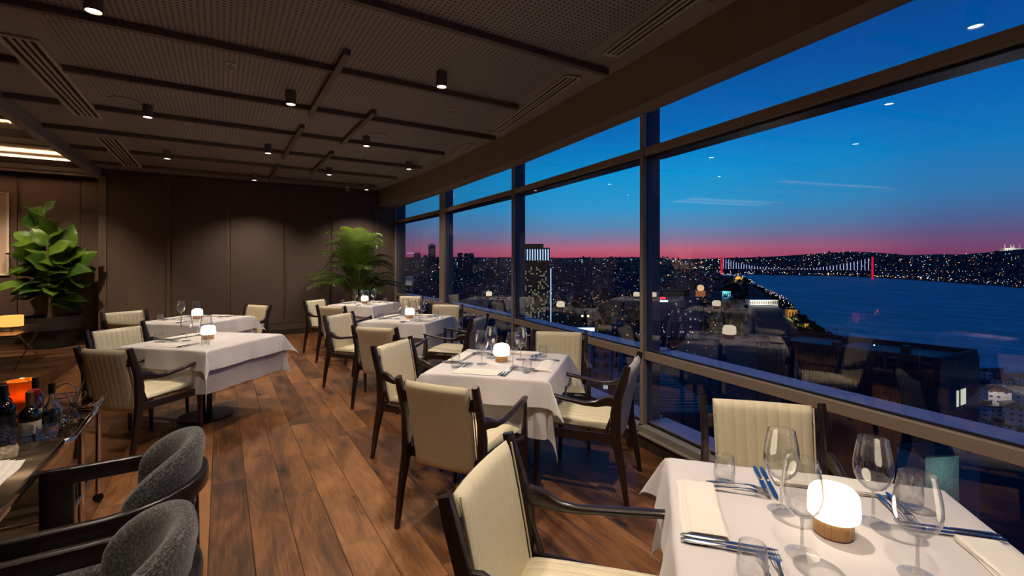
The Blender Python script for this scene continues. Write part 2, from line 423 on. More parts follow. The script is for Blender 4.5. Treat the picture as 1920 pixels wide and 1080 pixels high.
def struct(o): o['kind'] = 'structure'; return o
def empty(name, loc=(0, 0, 0), rz=0):
    o = bpy.data.objects.new(name, None); C.objects.link(o); o.location = loc; o.rotation_euler.z = rz; o.empty_display_size = .1; return o
KIDS = {}
def kids(o): return [c for c in o.children]
def copy_tree(o, parent=None):
    c = o.copy(); C.objects.link(c)
    if parent: c.parent = parent
    for ch in list(o.children): copy_tree(ch, c)
    return c
def put(proto, used, loc, rz=0, label=None, cat=None, group=None):
    """the first call moves the prototype itself, later calls copy it"""
    o = proto if not used else copy_tree(proto)
    o.location = loc; o.rotation_euler = (0, 0, rz)
    tag(o, label, cat, group); return o
def circ(c, r, n, z): return [(c[0]+r*cos(2*pi*k/n), c[1]+r*sin(2*pi*k/n), z) for k in range(n)]

exec_parts = []

# ------------------------------------------------------------------ the room
CEIL = 3.14; YB = 10.64
FP = [(3.45, 10.64), (3.40, 7.81), (3.24, 5.14), (2.99, 2.71), (2.65, .13), (2.20, -2.43), (1.62, -4.95)]     # facade, inner faces of the mullions
BH = [(3.06, 10.64), (3.17, 7.8), (3.08, 5.1), (2.82, 2.65), (2.50, .13), (2.06, -2.43), (1.45, -4.95)]         # inner face of the bulkhead over the glass
YR = -4.4
def yclip(P, i, j):
    (x0, y0), (x1, y1) = P[i], P[j]; k = (YR-y0)/(y1-y0); return (x0+(x1-x0)*k, YR)
FPc = FP[:-1]+[yclip(FP, -2, -1)]; BHc = BH[:-1]+[yclip(BH, -2, -1)]
off = lambda P, d: [(x+d, y) for x, y in P]
struct(MB().prism([(-6, 10.95)]+[(3.6, 10.95)]+off(FPc, .06)+[(-6, YR)], -.25, 0).build('floor', 'oak_floor', smooth=0))
struct(MB().prism([(-1.8, 11.1), (3.06, 11.1)]+BHc+[(-1.8, YR)], CEIL, CEIL+.12).build('ceiling', 'ceil_paint', smooth=0))
struct(MB().prism([(-1.02, 10.45)]+[(x-.48, y) for x, y in BHc[:1]]+[(x-.42, y) for x, y in BHc[1:]]+[(-1.02, YR)], CEIL-.004, CEIL+.02).build('ceiling_panel', 'perforated', smooth=0))
simple('cove_paint', lin(226, 212, 198), .8)
struct(MB().box(-6, -1.86, YR, 10.95, 3.19, 3.33).build('ceiling_alcove', 'cove_paint', smooth=0))
struct(MB().box(-1.86, -1.77, YR, YB+.3, 2.98, 3.46).build('trim_1', 'ceil_paint', smooth=0, bevel=.004))
# bulkhead above the glazing
struct(MB().prism(BHc+off(FPc, .03)[::-1], 2.76, 3.4).build('ceiling_bulkhead', 'bulkhead_paint', smooth=0))
# walls
wb = MB().box(-1.75, 3.09, YB+.02, YB+.3, 0, CEIL)
struct(wb.build('wall_back', 'wall_wood', smooth=0))
seams = [(-1.69, -.87), (-.77, .085), (.155, 1.105), (1.155, 2.0), (2.05, 2.93), (2.97, 3.08)]
p = MB()
for a, b_ in seams: p.box(a, b_, YB-.004, YB+.03, .24, CEIL-.05)
p.box(-1.7, 3.09, YB-.002, YB+.03, .1, .232)
struct(p.build('wall_back_panels', 'brown_fabric', smooth=0, bevel=.005))
struct(MB().box(-1.7, 3.09, YB-.012, YB+.02, 0, .095).build('baseboard_back', 'baseboard', smooth=0))
struct(MB().box(3.09, 3.7, YB-.0, YB+.3, 0, CEIL).build('wall_back_pier', 'wall_wood', smooth=0))
struct(MB().box(-6, -1.77, 10.93, 11.1, 0, 3.4).build('wall_alcove', 'wall_wood', smooth=0))
p = MB()
for a, b_ in ((-1.78, -2.06), (-2.09, -2.82), (-2.87, -4.6), (-4.65, -5.95)): p.box(b_, a, 10.9, 10.94, .25, 2.95)
p.box(-6, -1.78, 10.9, 10.94, 2.98, 3.18)
struct(p.build('wall_alcove_panels', 'brown_fabric', smooth=0, bevel=.004))
struct(MB().box(-6, -1.78, 10.88, 10.93, .15, .24).build('baseboard_alcove', 'baseboard', smooth=0))
struct(MB().box(-1.80, -1.69, YB-.03, 11.0, 0, 3.0).build('trim_2', 'wall_wood', smooth=0, bevel=.004))
struct(MB().box(-6.2, -6, YR, 11.1, 0, 3.45).build('wall_left', 'wall_wood', smooth=0))
struct(MB().box(-6.2, 2.2, YR-.2, YR, 0, 3.45).build('wall_rear', 'wall_wood', smooth=0))
# raised timber deck in the alcove
struct(MB().box(-6, -1.98, 4, 10.9, .0, .15).build('floor_platform', 'oak_deck', smooth=0))
struct(MB().box(-1.98, -1.8, 4, 10.9, .0, .152).build('trim_3', 'oak_deck', smooth=0, bevel=.004))
# slatted beams hanging in the alcove, led strips on top of three of them
for i, (y, xe) in enumerate(((5.9, -1.87), (6.83, -1.87), (7.77, -1.87), (8.22, -1.87), (9.82, -1.87), (10.42, -1.87), (10.8, -1.87))):
    o = struct(MB().box(-5.98, xe, y-.05, y+.05, 2.995, 3.05).box(-5.98, xe, y-.05, y-.03, 3.0505, 3.075).box(-5.98, xe, y+.03, y+.05, 3.0505, 3.075).box(xe-.02, xe, y-.0295, y+.0295, 3.0505, 3.075).build('beam', 'slat_wood', smooth=0))
    if i in (1, 2, 4, 5):
        e = MB().box(-5.9, xe-.06, y-.012, y+.012, 3.051, 3.056).build('led_strip', 'led_strip', smooth=0)
        tag(e, ['thin warm light strip on top of the dark beam nearest the opening of the alcove', 'thin warm light strip on the first beam of the close pair in the alcove',
                'thin warm light strip on the single dark beam before the alcove back wall', 'thin warm light strip on the beam just in front of the alcove back wall'][(1, 2, 4, 5).index(i)], 'light strip', 'light strips on the alcove beams')
# ceiling battens
n_tr = 4
def batten(x0, x1, y0, y1):
    global n_tr
    struct(MB().box(x0, x1, y0, y1, CEIL-.055, CEIL-.0045).build('trim_%d' % n_tr, 'batten', smooth=0, bevel=.004)); n_tr += 1
hw = .026
for y, segs in ((-1.9, [(-1.76, 2.1)]), (-.7, [(-1.76, 2.3)]), (.5, [(-1.76, 2.4)]), (1.7, [(-1.76, 2.5)]), (2.88, [(-1.76, 2.75)]), (4.03, [(-1.76, .78), (.84, 2.60)]),
                (5.20, [(-1.76, -1.36), (-1.10, .78), (.84, 1.345), (1.405, 3.0)]), (6.34, [(-1.76, -1.36), (-1.10, .78), (.84, 1.345), (1.405, 2.79)]),
                (7.50, [(-1.76, .78), (.84, 1.345), (1.405, 2.9)]), (8.68, [(-1.76, -1.38), (-1.12, .78), (.84, 1.345), (1.405, 2.84)]), (9.9, [(-1.76, -1.39), (-1.12, .78), (.84, 2.8)])):
    for a, b_ in segs: batten(a, b_, y-hw, y+hw)
for x, a, b_ in ((.81, 3.64, 5.38), (.81, 5.92, 7.89), (.81, 8.55, 10.2), (1.375, 4.94, 6.49), (1.375, 7.12, 8.97)): batten(x-hw, x+hw, a, b_)
# facade
def facade_panel(i, a, b_, col_w, glass_top):
    ax, ay = a; bx, by = b_
    # a = far end, b = near end ; local x runs from b to a, local y points outdoors
    d = Vector((ax-bx, ay-by, 0)); L = d.length; d.normalize(); n = Vector((d.y, -d.x, 0))
    T = Matrix(((d.x, n.x, 0, bx), (d.y, n.y, 0, by), (0, 0, 1, 0), (0, 0, 0, 1)))
    root = struct(empty('window_%d' % i))
    h = .021
    MB().box(h, L-h, 0, .035, 2.405, 2.47, T=T).box(h, L-h, 0, .035, .71, .775, T=T).build('window_frame', 'bronze_alu', root, smooth=0, bevel=.003)
    MB().box(h, L-h, .045, .19, 2.43, 2.465, T=T).box(h, L-h, .045, .03+.16, 2.39, 2.40, T=T).build('transom_fin', 'fin_alu', root, smooth=0)
    MB().box(h, L-h, .045, .34, .72, .758, T=T).build('outer_ledge', 'sill_blue', root, smooth=0)
    MB().box(h, L-h, .045, .24, .15, .19, T=T).build('lower_ledge', 'sill_blue', root, smooth=0)
    MB().box(-.02, L+.02, -.045, .03, .10, .165, T=T).box(-.02, L+.02, -.075, .03, .10, .115, T=T).build('window_sill', 'light_alu', root, smooth=0, bevel=.003)
    MB().box(-.02, L+.02, -.06, .25, -.1, .10, T=T).build('curb', 'baseboard', root, smooth=0)
    MB().box(h, L-h, .034, .044, .70, .712, T=T).box(h, L-h, .034, .044, .773, .787, T=T).box(h, L-h, .034, .044, 2.395, 2.408, T=T).box(h, L-h, .034, .044, .165, .18, T=T).build('gasket', 'rubber', root, smooth=0)
    for nm, z0, z1, g in (('lower_pane', .165, .72, 'facade_glass'), ('main_pane', .765, 2.41, 'facade_glass'), ('upper_pane', 2.465, 3.05, glass_top)):
        v = [T @ Vector(q) for q in ((0, .038, z0), (L, .038, z0), (L, .038, z1), (0, .038, z1))]
        MB().add(v, [(0, 1, 2, 3)]).build(nm, g, root, smooth=0)
    return T, L
thin_glass('facade_glass_dim', (.70, .72, .78, 1), .11)
tops = ['facade_glass_tint', 'facade_glass_tint', 'facade_glass_tint', 'facade_glass_dim', 'facade_glass_dim', 'facade_glass_dim']
for i in range(len(FPc)-1): facade_panel(i+1, FPc[i], FPc[i+1], .05, tops[i])
for i, (x, y) in enumerate(FPc[:-1]):
    hd = math.atan2(FPc[max(i-1, 0)][0]-FPc[i+1][0], FPc[max(i-1, 0)][1]-FPc[i+1][1])
    d = Vector((sin(hd), cos(hd), 0)); n = Vector((d.y, -d.x, 0)); T = Matrix(((d.x, n.x, 0, x), (d.y, n.y, 0, y), (0, 0, 1, 0), (0, 0, 0, 1)))
    hw_ = {0: .03, 1: .11}.get(i, .0215)
    struct(MB().box(-hw_, hw_, -.012, .03, .1, 2.80, T=T).build('window_mullion' if i else 'window_jamb', 'bronze_alu', smooth=0, bevel=.003))
    struct(MB().box(-hw_, hw_, .045, .17, -.2, 3.3, T=T).box(-hw_-.006, hw_+.006, .03, .046, .1, 2.8, T=T).build('window_mullion_fin', 'grey_steel', smooth=0))
# outside skirt so the storey has an edge below the glass
struct(MB().prism(off(FPc, .05)+off(FPc, .32)[::-1], -1.2, .12).build('wall_skirt', 'black_block', smooth=0))

# ------------------------------------------------------------------ ceiling services
def downlight():
    r = empty('ceiling_downlight')
    MB().lathe([(0, 0), (.046, 0), (.046, -.128), (.040, -.128), (.040, -.118), (0, -.118)], 24).build('housing', 'fixture', r)
    MB().lathe([(0, -.1205), (.037, -.1205), (.037, -.1195), (0, -.1195)], 24).build('lens', 'lens', r, smooth=0)
    return r
DL = [(-.64, 3.65, 'above the bar cart'), (1.59, 3.66, 'over the frontmost window table'), (.56, 4.83, 'over the open aisle'), (-.64, 6.05, 'over the inner table by the wooden step'),
      (1.59, 6.07, 'over the third window table'), (.55, 7.2, 'over the aisle beyond the third window table'), (-.66, 8.36, 'over the inner table by the panelled wall'), (1.58, 8.44, 'over the window table by the palm'),
      (2.58, 7.26, 'tucked beside the air slots at the window'), (.52, 9.74, 'that draws an arc of light on the brown wall'), (2.58, 9.84, 'above the palm'),
      (.56, 2.45, 'out of frame over the aisle'), (1.59, 1.25, 'out of frame over the first table'), (-.64, 1.25, 'out of frame over the stone table'), (.56, 0.0, 'out of frame behind')]
proto = downlight()
WARM = (1, .84, .68)
for i, (x, y, s_) in enumerate(DL):
    if i >= 11:     # the photo shows their light on tables and floor
        s_ = s_.replace('out of frame ', '')
    o = put(proto, i > 0, (x, y, CEIL-.0045 if abs(x) < 2.3 else CEIL), 0, 'small cylindrical ceiling downlight %s' % s_, 'downlight', 'cylindrical downlights on the ceiling')
    ld = bpy.data.lights.new('spot', 'SPOT'); ld.color = WARM; ld.spot_size = R(118); ld.spot_blend = .9; ld.shadow_soft_size = .03
    ld.energy = {9: 160, 10: 170, 0: 60, 1: 105, 12: 140, 14: 60, 13: 60, 11: 95}.get(i, 84)*1.22
    lo = bpy.data.objects.new('spot', ld); C.objects.link(lo); lo.location = (x, y, CEIL-.14)
def sprinkler():
    r = empty('sprinkler')
    MB().lathe([(0, 0), (.04, 0), (.04, -.004), (.012, -.008), (.012, -.035), (.004, -.037), (.004, -.055), (.018, -.056), (.018, -.059), (0, -.059)], 16).build('head', 'fixture_white', r)
    return r
proto = sprinkler()
for i, (x, y, s_) in enumerate(((.07, 4.42, 'between two battens over the aisle'), (-.31, 6.62, 'near the inner table by the wooden step'), (2.09, 4.51, 'before the air slots at the window'), (1.81, 7.26, 'over the third window table'), (2.36, 9.49, 'near the palm'))):
    put(proto, i > 0, (x, y, CEIL-.004), 0, 'small sprinkler head on the ceiling %s' % s_, 'sprinkler', 'sprinkler heads')
proto = None
for i, (x, y, s_) in enumerate(((-.82, 5.99, 'beside the air slots of the alcove side'), (1.70, 5.94, 'beside the cross battens over the window tables'), (-.82, 8.9, 'toward the brown panelled wall'))):
    o = MB().lathe([(0, 0), (.125, 0), (.13, -.006), (.122, -.010), (.118, -.006), (0, -.005)], 32).build('ceiling_speaker', 'ceil_paint', loc=(x, y, CEIL-.004))
    tag(o, 'flat round ceiling speaker cover %s' % s_, 'speaker', 'round ceiling speakers')
def vent(quad_, nslot, label):
    """quad_: far-left, far-right, near-right, near-left corners on the ceiling"""
    c = Vector((sum(q[0] for q in quad_)/4, sum(q[1] for q in quad_)/4, CEIL-.005))
    r = empty('air_vent', c); q = [Vector((a, b_, 0))-Vector((c.x, c.y, 0)) for a, b_ in quad_]
    def P(u, v_, z): a = q[3].lerp(q[2], u); b_ = q[0].lerp(q[1], u); p_ = a.lerp(b_, v_); return (p_.x, p_.y, z)
    def slab(mb, u0, u1, v0, v1, z0, z1): mb.add([P(u0, v0, z0), P(u1, v0, z0), P(u1, v1, z0), P(u0, v1, z0), P(u0, v0, z1), P(u1, v0, z1), P(u1, v1, z1), P(u0, v1, z1)], [(0, 1, 2, 3), (7, 6, 5, 4), (0, 4, 5, 1), (1, 5, 6, 2), (2, 6, 7, 3), (3, 7, 4, 0)])
    fr = MB(); e = .12
    slab(fr, 0, e, 0, 1, -.012, 0); slab(fr, 1-e, 1, 0, 1, -.012, 0); slab(fr, e, 1-e, 0, .012, -.012, 0); slab(fr, e, 1-e, .988, 1, -.012, 0)
    wd = (1-2*e)/nslot
    for k in range(1, nslot): slab(fr, e+wd*k-wd*.22, e+wd*k+wd*.22, .012, .988, -.012, 0)
    fr.build('vent_frame', 'fixture_white', r, smooth=0)
    bk = MB(); slab(bk, .05, .95, .01, .99, -.002, -.001); bk.build('slot_backing', 'vent_slot', r, smooth=0)
    tag(r, label, 'air vent', 'slotted air vents')
vent([(-1.36, 6.88), (-1.12, 6.88), (-1.12, 4.68), (-1.36, 4.68)], 4, 'long slotted air vent beside the alcove, cut between the second and third battens')
vent([(-1.38, 10.1), (-1.14, 10.1), (-1.14, 7.9), (-1.38, 7.9)], 4, 'slotted air vent beside the alcove that ends by the brown panelled wall')
for q, s_ in (([(2.50, 2.68), (2.64, 2.64), (2.20, .3), (2.06, .35)], 'nearest the camera, ending before the long batten'), ([(2.84, 5.10), (2.98, 5.06), (2.66, 3.1), (2.52, 3.15)], 'over the second window table'),
              ([(2.96, 7.75), (3.09, 7.73), (2.97, 5.68), (2.84, 5.70)], 'over the third window table'), ([(2.86, 10.2), (2.99, 10.2), (3.09, 8.3), (2.96, 8.3)], 'over the palm')):
    vent(q, 3, 'narrow slotted air vent along the window bulkhead %s' % s_)
o = empty('security_camera', (2.31, 10.35, CEIL))
MB().lathe([(0, 0), (.05, 0), (.05, -.03), (.03, -.045), (0, -.045)], 20).build('mount', 'fixture_white', o)
MB().ball((0, -.01, -.075), .042, 10, 16).build('dome', 'fixture_white', o)
tag(o, 'small white dome security camera on the ceiling above the palm', 'security camera')

# ------------------------------------------------------------------ cream armchairs
def lerp(a, b_, t_): return a+(b_-a)*t_
def back_line(t_):       # centre line of the upholstered back, t 0 bottom .. 1 top -> (y, z)
    return (-.235-.095*max(t_, 0)**1.15, .365+.49*t_)
def armchair():
    r = empty('armchair')
    for s in (-1, 1):
        x = .255*s
        MB().sweep([(x*1.04, -.335, 0), (x*1.03, -.30, .22), (x*1.0, -.262, .42), (x, -.262, .56), (x, -.275, .66), (x*1.0, -.318, .80), (x*1.0, -.337, .868)],
                   [(.013, .015), (.017, .022), (.020, .032), (.019, .034), (.017, .027), (.016, .025), (.015, .021)], 12, up=(0, 1, 0), power=4).build('leg', 'wenge', r)
        MB().sweep([(x*1.05, .275, 0), (x*1.04, .268, .2), (x*1.04, .262, .42), (x*1.05, .258, .648)],
                   [(.011, .012), (.016, .017), (.019, .021), (.015, .015)], 12, up=(0, 1, 0), power=3.5).build('leg', 'wenge', r)
        MB().sweep([(x, -.268, .640), (x*1.0, -.225, .644), (x*1.02, -.185, .634), (x*1.05, -.14, .616), (x*1.08, -.07, .612), (x*1.09, .05, .626), (x*1.08, .17, .642), (x*1.05, .262, .656), (x*1.04, .285, .657)],
                   [(.019, .034), (.019, .036), (.018, .031), (.017, .021), (.019, .015), (.021, .013), (.022, .013), (.021, .012), (.012, .008)], 14, power=2.6).build('armrest', 'wenge', r)
        MB().sweep([(x, -.26, .405), (x*1.02, 0, .398), (x*1.04, .26, .395)], [(.012, .03)]*3, 10, power=5).build('side_rail', 'wenge', r)
        # rod that braces the post under the armrest
        MB().sweep([(x*.96, -.20, .44), (x*.97, -.262, .60)], [(.009, .012)]*2, 8, power=3).build('brace', 'wenge', r)
    MB().sweep([(-.26, .258, .395), (.26, .258, .395)], [(.012, .028)]*2, 10, power=5).build('front_rail', 'wenge', r)
    for t_, hh in ((.80, .033), (.10, .026)):
        y, z = back_line(t_); MB().sweep([(-.25, y-.0, z), (0, y-.012, z), (.25, y-.0, z)], [(.011, hh)]*3, 10, power=5).build('back_rail', 'wenge', r)
    # seat cushion with channels running front to back
    nch = 9
    def chan(u, n_): 
        p_ = (u*n_) % 1.0; return max(0.0, 4*p_*(1-p_))**.55
    def seat_pt(side):
        def fn(u, v_):
            xx = lerp(-1, 1, u); hwid = lerp(.205, .24, v_)
            y = lerp(-.235, .272, v_); e = max(0, 1-abs(xx)**6)**.5*max(0, 1-abs(2*v_-1)**7)**.5
            z = .452+side*(.030*e) + (.016*(1-xx*xx)*sin(pi*v_) if side > 0 else 0)
            if side > 0: z += .0045*(chan(u, nch)-1)*e
            return (xx*hwid, y, z-.012*(1-v_))
        return fn
    MB().grid(seat_pt(1), 108, 20).grid(seat_pt(-1), 24, 12, flip=True).build('seat', 'cream_leather', r, smooth=60)
    # back cushion, front face channelled, back face with shallow seams
    nb = 9
    def back_pt(side):
        def fn(u, v_):
            xx = lerp(-1, 1, u); y, z = back_line(lerp(-.03, 1.0, v_)); hwid = lerp(.202, .215, v_)
            e = max(0, 1-abs(xx)**10)**.5*max(0, 1-abs(2*v_-1)**14)**.5
            th = .028*e
            c_ = chan(u, nb) if side > 0 else chan(u, nb)*.6+.4
            dep = side*(th+.0032*(c_-1)*e*(1 if side > 0 else .75))
            bow = -.014*(1-xx*xx)
            return (xx*hwid, y+dep*.98+bow, z+.1*dep*side*0)
        return fn
    MB().grid(back_pt(1), 108, 28, flip=True).grid(back_pt(-1), 72, 28).build('backrest', 'cream_leather', r, smooth=60)
    for s in (-1, 1):
        MB().sweep([(s*lerp(.2, .214, k/10), back_line(lerp(-.02, .99, k/10))[0]+.02, back_line(lerp(-.02, .99, k/10))[1]) for k in range(11)], [(.0035, .0035)]*11, 6, up=(0, 1, 0)).build('piping', 'cream_leather', r)
    return r
SEAT_SIDE = {'NE': 'window far', 'NW': 'panelled wall', 'SW': 'bar cart', 'SE': 'near window'}
CH = [((.74, 1.36), -52, 'cream ribbed leather armchair on the aisle side of the frontmost window table', 't1'),
      ((2.11, 1.18), 222, 'cream ribbed armchair with its back to the glass behind the frontmost window table', 't1'),
      ((1.00, 2.38), 32, 'cream armchair seen from behind, drawn up to the second window table on the aisle side', 't2'),
      ((1.27, 3.71), -53, 'cream armchair showing its front at the aisle corner of the second window table', 't2'),
      ((2.72, 3.50), 230, 'cream ribbed armchair against the glass behind the second window table', 't2'),
      ((2.36, 2.22), 124, 'cream armchair in profile at the window side of the second window table, beside the curb', 't2'),
      ((1.32, 4.73), 40, 'cream armchair seen from behind, drawn up to the third window table', 't3'),
      ((1.27, 6.13), -52, 'cream armchair showing its front at the aisle side of the third window table', 't3'),
      ((2.75, 6.41), 228, 'cream ribbed armchair against the glass behind the third window table', 't3'),
      ((2.64, 4.94), 130, 'cream armchair in profile between the third window table and the glass', 't3'),
      ((1.38, 7.25), 38, 'cream armchair seen from behind at the window table by the palm', 't4'),
      ((1.41, 8.60), -50, 'cream armchair half hidden at the panelled-wall side of the window table by the palm', 't4'),
      ((2.90, 8.66), 224, 'cream armchair against the glass behind the window table by the palm', 't4'),
      ((-.76, 4.66), 46, 'cream armchair seen from behind at the inner table by the wooden step', 'l1'),
      ((-.80, 5.94), -50, 'cream armchair, front showing, between the wooden step and nearer inner table', 'l1'),
      ((-.92, 6.68), 48, 'cream armchair, only its back top showing between the two inner tables', 'l2'),
      ((-.88, 7.77), -56, 'cream armchair, front showing, behind the inner table by the panelled wall', 'l2'),
      ((.44, 7.99), 215, 'cream armchair standing alone on the aisle side before the panelled wall', 'l2')]
proto = armchair()
TPOS = {'t1': (1.46, .605, 41, .64), 't2': (1.82, 3.05, 43, .62), 't3': (2.15, 6.03, 42, .62), 't4': (2.21, 8.58, 42, .64), 'l1': (-.12, 5.47, 46, .60), 'l2': (-.28, 7.45, 48, .62)}
for i, ((x, y), a, lab, g_) in enumerate(CH):
    fx, fy = cos(R(a)), sin(R(a)); tx, ty, ta, dmin = TPOS[g_]; cx_, cy_ = x+.33*fx-tx, y+.33*fy-ty
    k_ = round((math.degrees(math.atan2(cy_, cx_))-ta)/90)*90+ta; nx_, ny_ = cos(R(k_)), sin(R(k_)); dd_ = cx_*nx_+cy_*ny_
    if dd_ < dmin: x += nx_*(dmin-dd_); y += ny_*(dmin-dd_)
    put(proto, i > 0, (x+.33*fx, y+.33*fy, 0), R(a-90), lab, 'armchair', {'t1': 'armchairs at the frontmost window table', 't2': 'armchairs at the second window table', 't3': 'armchairs at the third window table',
        't4': 'armchairs at the table by the palm', 'l1': 'armchairs at the inner table by the wooden step', 'l2': 'armchairs at the inner table by the panelled wall'}[g_])

# ------------------------------------------------------------------ tables and linen
def table():
    r = empty('dining_table')
    MB().box(-.42, .42, -.42, .42, .715, .742).build('tabletop', 'black_wood', r, smooth=0, bevel=.004)
    MB().box(-.035, .035, -.035, .035, .018, .715).build('column', 'black_metal', r, smooth=0, bevel=.004)
    MB().lathe([(0, 0), (.235, 0), (.24, .006), (.24, .012), (.232, .018), (0, .02)], 48).build('base', 'black_metal', r)
    return r
def cloth_mesh(half, drop, z, seed, flare=.05, nseg=120):
    rnd = random.Random(seed); ph = [rnd.uniform(0, 6.28) for _ in range(10)]
    H = half+drop
    def fn(u, v_):
        # denser sampling of the hanging border
        s, t_ = lerp(-H, H, u), lerp(-H, H, v_)
        ex, ey = max(abs(s)-half, 0), max(abs(t_)-half, 0)
        sx_, sy_ = (1 if s > 0 else -1), (1 if t_ > 0 else -1)
        if ex == 0 and ey == 0:
            return (s, t_, z+.0012*sin(9*s+ph[0])*sin(8*t_+ph[1]))
        rr = .012
        if ex > 0 and ey > 0:
            rad = math.hypot(ex, ey); th = math.atan2(ey, ex)       # 0..pi/2 around the corner
            # corner fold: cloth gathers into a point that stands off the corner diagonally
            fold = max(0.0, sin(2*th))**1.3; hang = rad*(1-.05*fold)
            dg = rad*fold*(.10+flare*.6)+.008*fold
            px_ = half+min(ex, rr)+flare*.45*ex*cos(th)+dg; py_ = half+min(ey, rr)+flare*.45*ey*sin(th)+dg
            return (sx_*px_, sy_*py_, z-hang*.985-.0)
        e = max(ex, ey); along = t_ if ex > 0 else s
        edge_ = 1-min((half-abs(along))/.16, 1)               # swell toward the corners
        rip = .011*sin(along*11+ph[2+(sx_ > 0)+(2 if ex > 0 else 0)])*min(e/drop, 1)+.006*sin(along*27+ph[7])*min(e/drop, 1)
        out = min(e, rr)+flare*.45*e+rip+.012*(edge_**2)*min(e/.05, 1)
        zz_ = z-max(e-.3*rr, 0)
        if ex > 0: return (sx_*(half+out), t_, zz_)
        return (s, sy_*(half+out), zz_)
    # non-uniform grid: put a line exactly on the table edge
    a_ = half/(2*H)
    ks = [0+(.5-a_)*k/18 for k in range(18)]+[.5-a_+2*a_*k/24 for k in range(24)]+[.5+a_+(.5-a_)*k/18 for k in range(19)]
    mb = MB(); n = len(ks)-1
    mb.grid(lambda u, v_: fn(ks[round(u*n)], ks[round(v_*n)]), n, n)
    return mb
TB = [((1.46, .605), 41, 'frontmost window table', 't1', ('NE', 'NW', 'SW', 'SE')), ((1.82, 3.05), 43, 'second window table', 't2', ('NE', 'NW', 'SW', 'SE')),
      ((2.15, 6.03), 42, 'third window table', 't3', ('NE', 'NW', 'SW', 'SE')), ((2.21, 8.58), 42, 'window table by the palm', 't4', ('NE', 'NW', 'SW', 'SE')),
      ((-.12, 5.47), 46, 'inner table by the wooden step', 'l1', ('NW', 'SW')), ((-.28, 7.45), 48, 'inner table by the panelled wall', 'l2', ('NW', 'SW', 'NE'))]
def table_lamp():
    r = empty('table_lamp')
    MB().lathe([(0, 0), (.047, 0), (.049, .003), (.049, .048), (0, .048)], 40).build('base', 'oak_base', r)
    MB().lathe([(0, .046), (.056, .046), (.0625, .052), (.064, .062), (.063, .100), (.060, .116), (.051, .127), (.033, .134), (0, .136)], 40).build('lamp_shade', 'lamp_shade', r, smooth=60)
    return r
def wine_glass():
    r = empty('wine_glass')
    MB().lathe([(0, .0005), (.036, .0), (.0385, .0), (.0390, .0012), (.030, .0034), (.012, .006), (.0055, .011), (.0042, .022)], 40).build('foot', 'wine_foot', r, smooth=60)
    MB().lathe([(.0042, .022), (.0036, .05), (.0038, .075), (.0052, .088)], 16).build('stem', 'wine_stem', r, smooth=60)
    out = [(.0052, .088), (.012, .0925), (.026, .101), (.038, .1155), (.0455, .134), (.0480, .152), (.0470, .172), (.0435, .196), (.0390, .219), (.0362, .236)]
    MB().lathe(out+[(.0355, .2365), (.0352, .236)]+[(a-.0011, b_+.001) for a, b_ in out[::-1][1:-1]]+[(0, .0945)], 48).build('bowl', 'wine_glass', r, smooth=60)
    return r
def tumbler():
    r = empty('water_tumbler')
    out = [(0, 0), (.026, 0), (.030, .002), (.0345, .018), (.0355, .034), (.034, .060), (.0305, .092)]
    MB().lathe(out+[(.0298, .0925), (.0294, .092), (.0328, .060), (.0342, .034), (.0325, .018), (.027, .010), (0, .009)], 40).build('bowl', 'wine_glass', r, smooth=60)
    return r
def knife():
    r = empty('table_knife')
    MB().sweep([(0, 0, .006), (0, .02, .006), (0, .06, .006), (0, .10, .006), (0, .115, .006)], [(.0035, .002), (.0085, .005), (.0075, .0048), (.006, .0042), (.0045, .004)], 12).build('handle', 'steel', r)
    b_ = MB(); N = 14
    pr = [(lerp(.115, .245, k/N), .0085 if k < N-3 else .0085*(1-((k-N+3)/3)**2*.85)) for k in range(N+1)]
    v = []; f = []
    for y, wd in pr: v += [(-wd*.75, y, .006), (0, y, .0072), (wd, y, .0062), (0, y, .0048)]
    for k in range(N):
        for j in range(4): f.append((4*k+j, 4*k+4+j, 4*k+4+(j+1) % 4, 4*k+(j+1) % 4))
    b_.add(v, f).build('blade', 'steel', r, smooth=25)
    return r
def fork():
    r = empty('table_fork')
    MB().sweep([(0, 0, .004), (0, .02, .004), (0, .07, .006), (0, .11, .010), (0, .135, .012), (0, .152, .008)], [(.004, .0012), (.0095, .0022), (.006, .002), (.0038, .0018), (.006, .0016), (.0125, .0014)], 10).build('handle', 'steel', r)
    b_ = MB()
    for k in range(4):
        x = -.0105+.007*k; b_.sweep([(x, .148, .0085), (x, .165, .004), (x, .182, .003), (x*.95, .198, .0065)], [(.0016, .0011), (.0016, .0011), (.0014, .0010), (.0006, .0005)], 6)
    b_.build('tines', 'steel', r)
    return r
def napkin():
    n_ = MB()
    # three soft folded layers, the upper ones narrower
    for k, (x0, x1, z0, z1) in enumerate(((-.062, .062, .0005, .0055), (-.060, .049, .0055, .0100), (-.0585, .040, .0100, .0145))):
        def top(u, v_, x0=x0, x1=x1, z0=z0, z1=z1):
            xx, yy = lerp(x0, x1, u), lerp(-.165, .165, v_)
            e = max(0, 1-abs(2*u-1)**12)**.5*max(0, 1-abs(2*v_-1)**18)**.5
            return (xx+.002*sin(yy*25+k), yy+.002*k, z0+(z1-z0)*e+.0008*sin(yy*40+xx*30+k))
        n_.grid(top, 24, 30)
        n_.grid(lambda u, v_, x0=x0, x1=x1, z0=z0: (lerp(x0, x1, u)+.002*sin(lerp(-.165, .165, v_)*25+k), lerp(-.165, .165, v_)+.002*k, z0), 1, 30, flip=True)
    return n_.build('folded_napkin', 'napkin_linen', smooth=50)
P = {'table': table(), 'lamp': table_lamp(), 'glass': wine_glass(), 'tumbler': tumbler(), 'knife': knife(), 'fork': fork(), 'napkin': napkin()}
USED = {k: False for k in P}
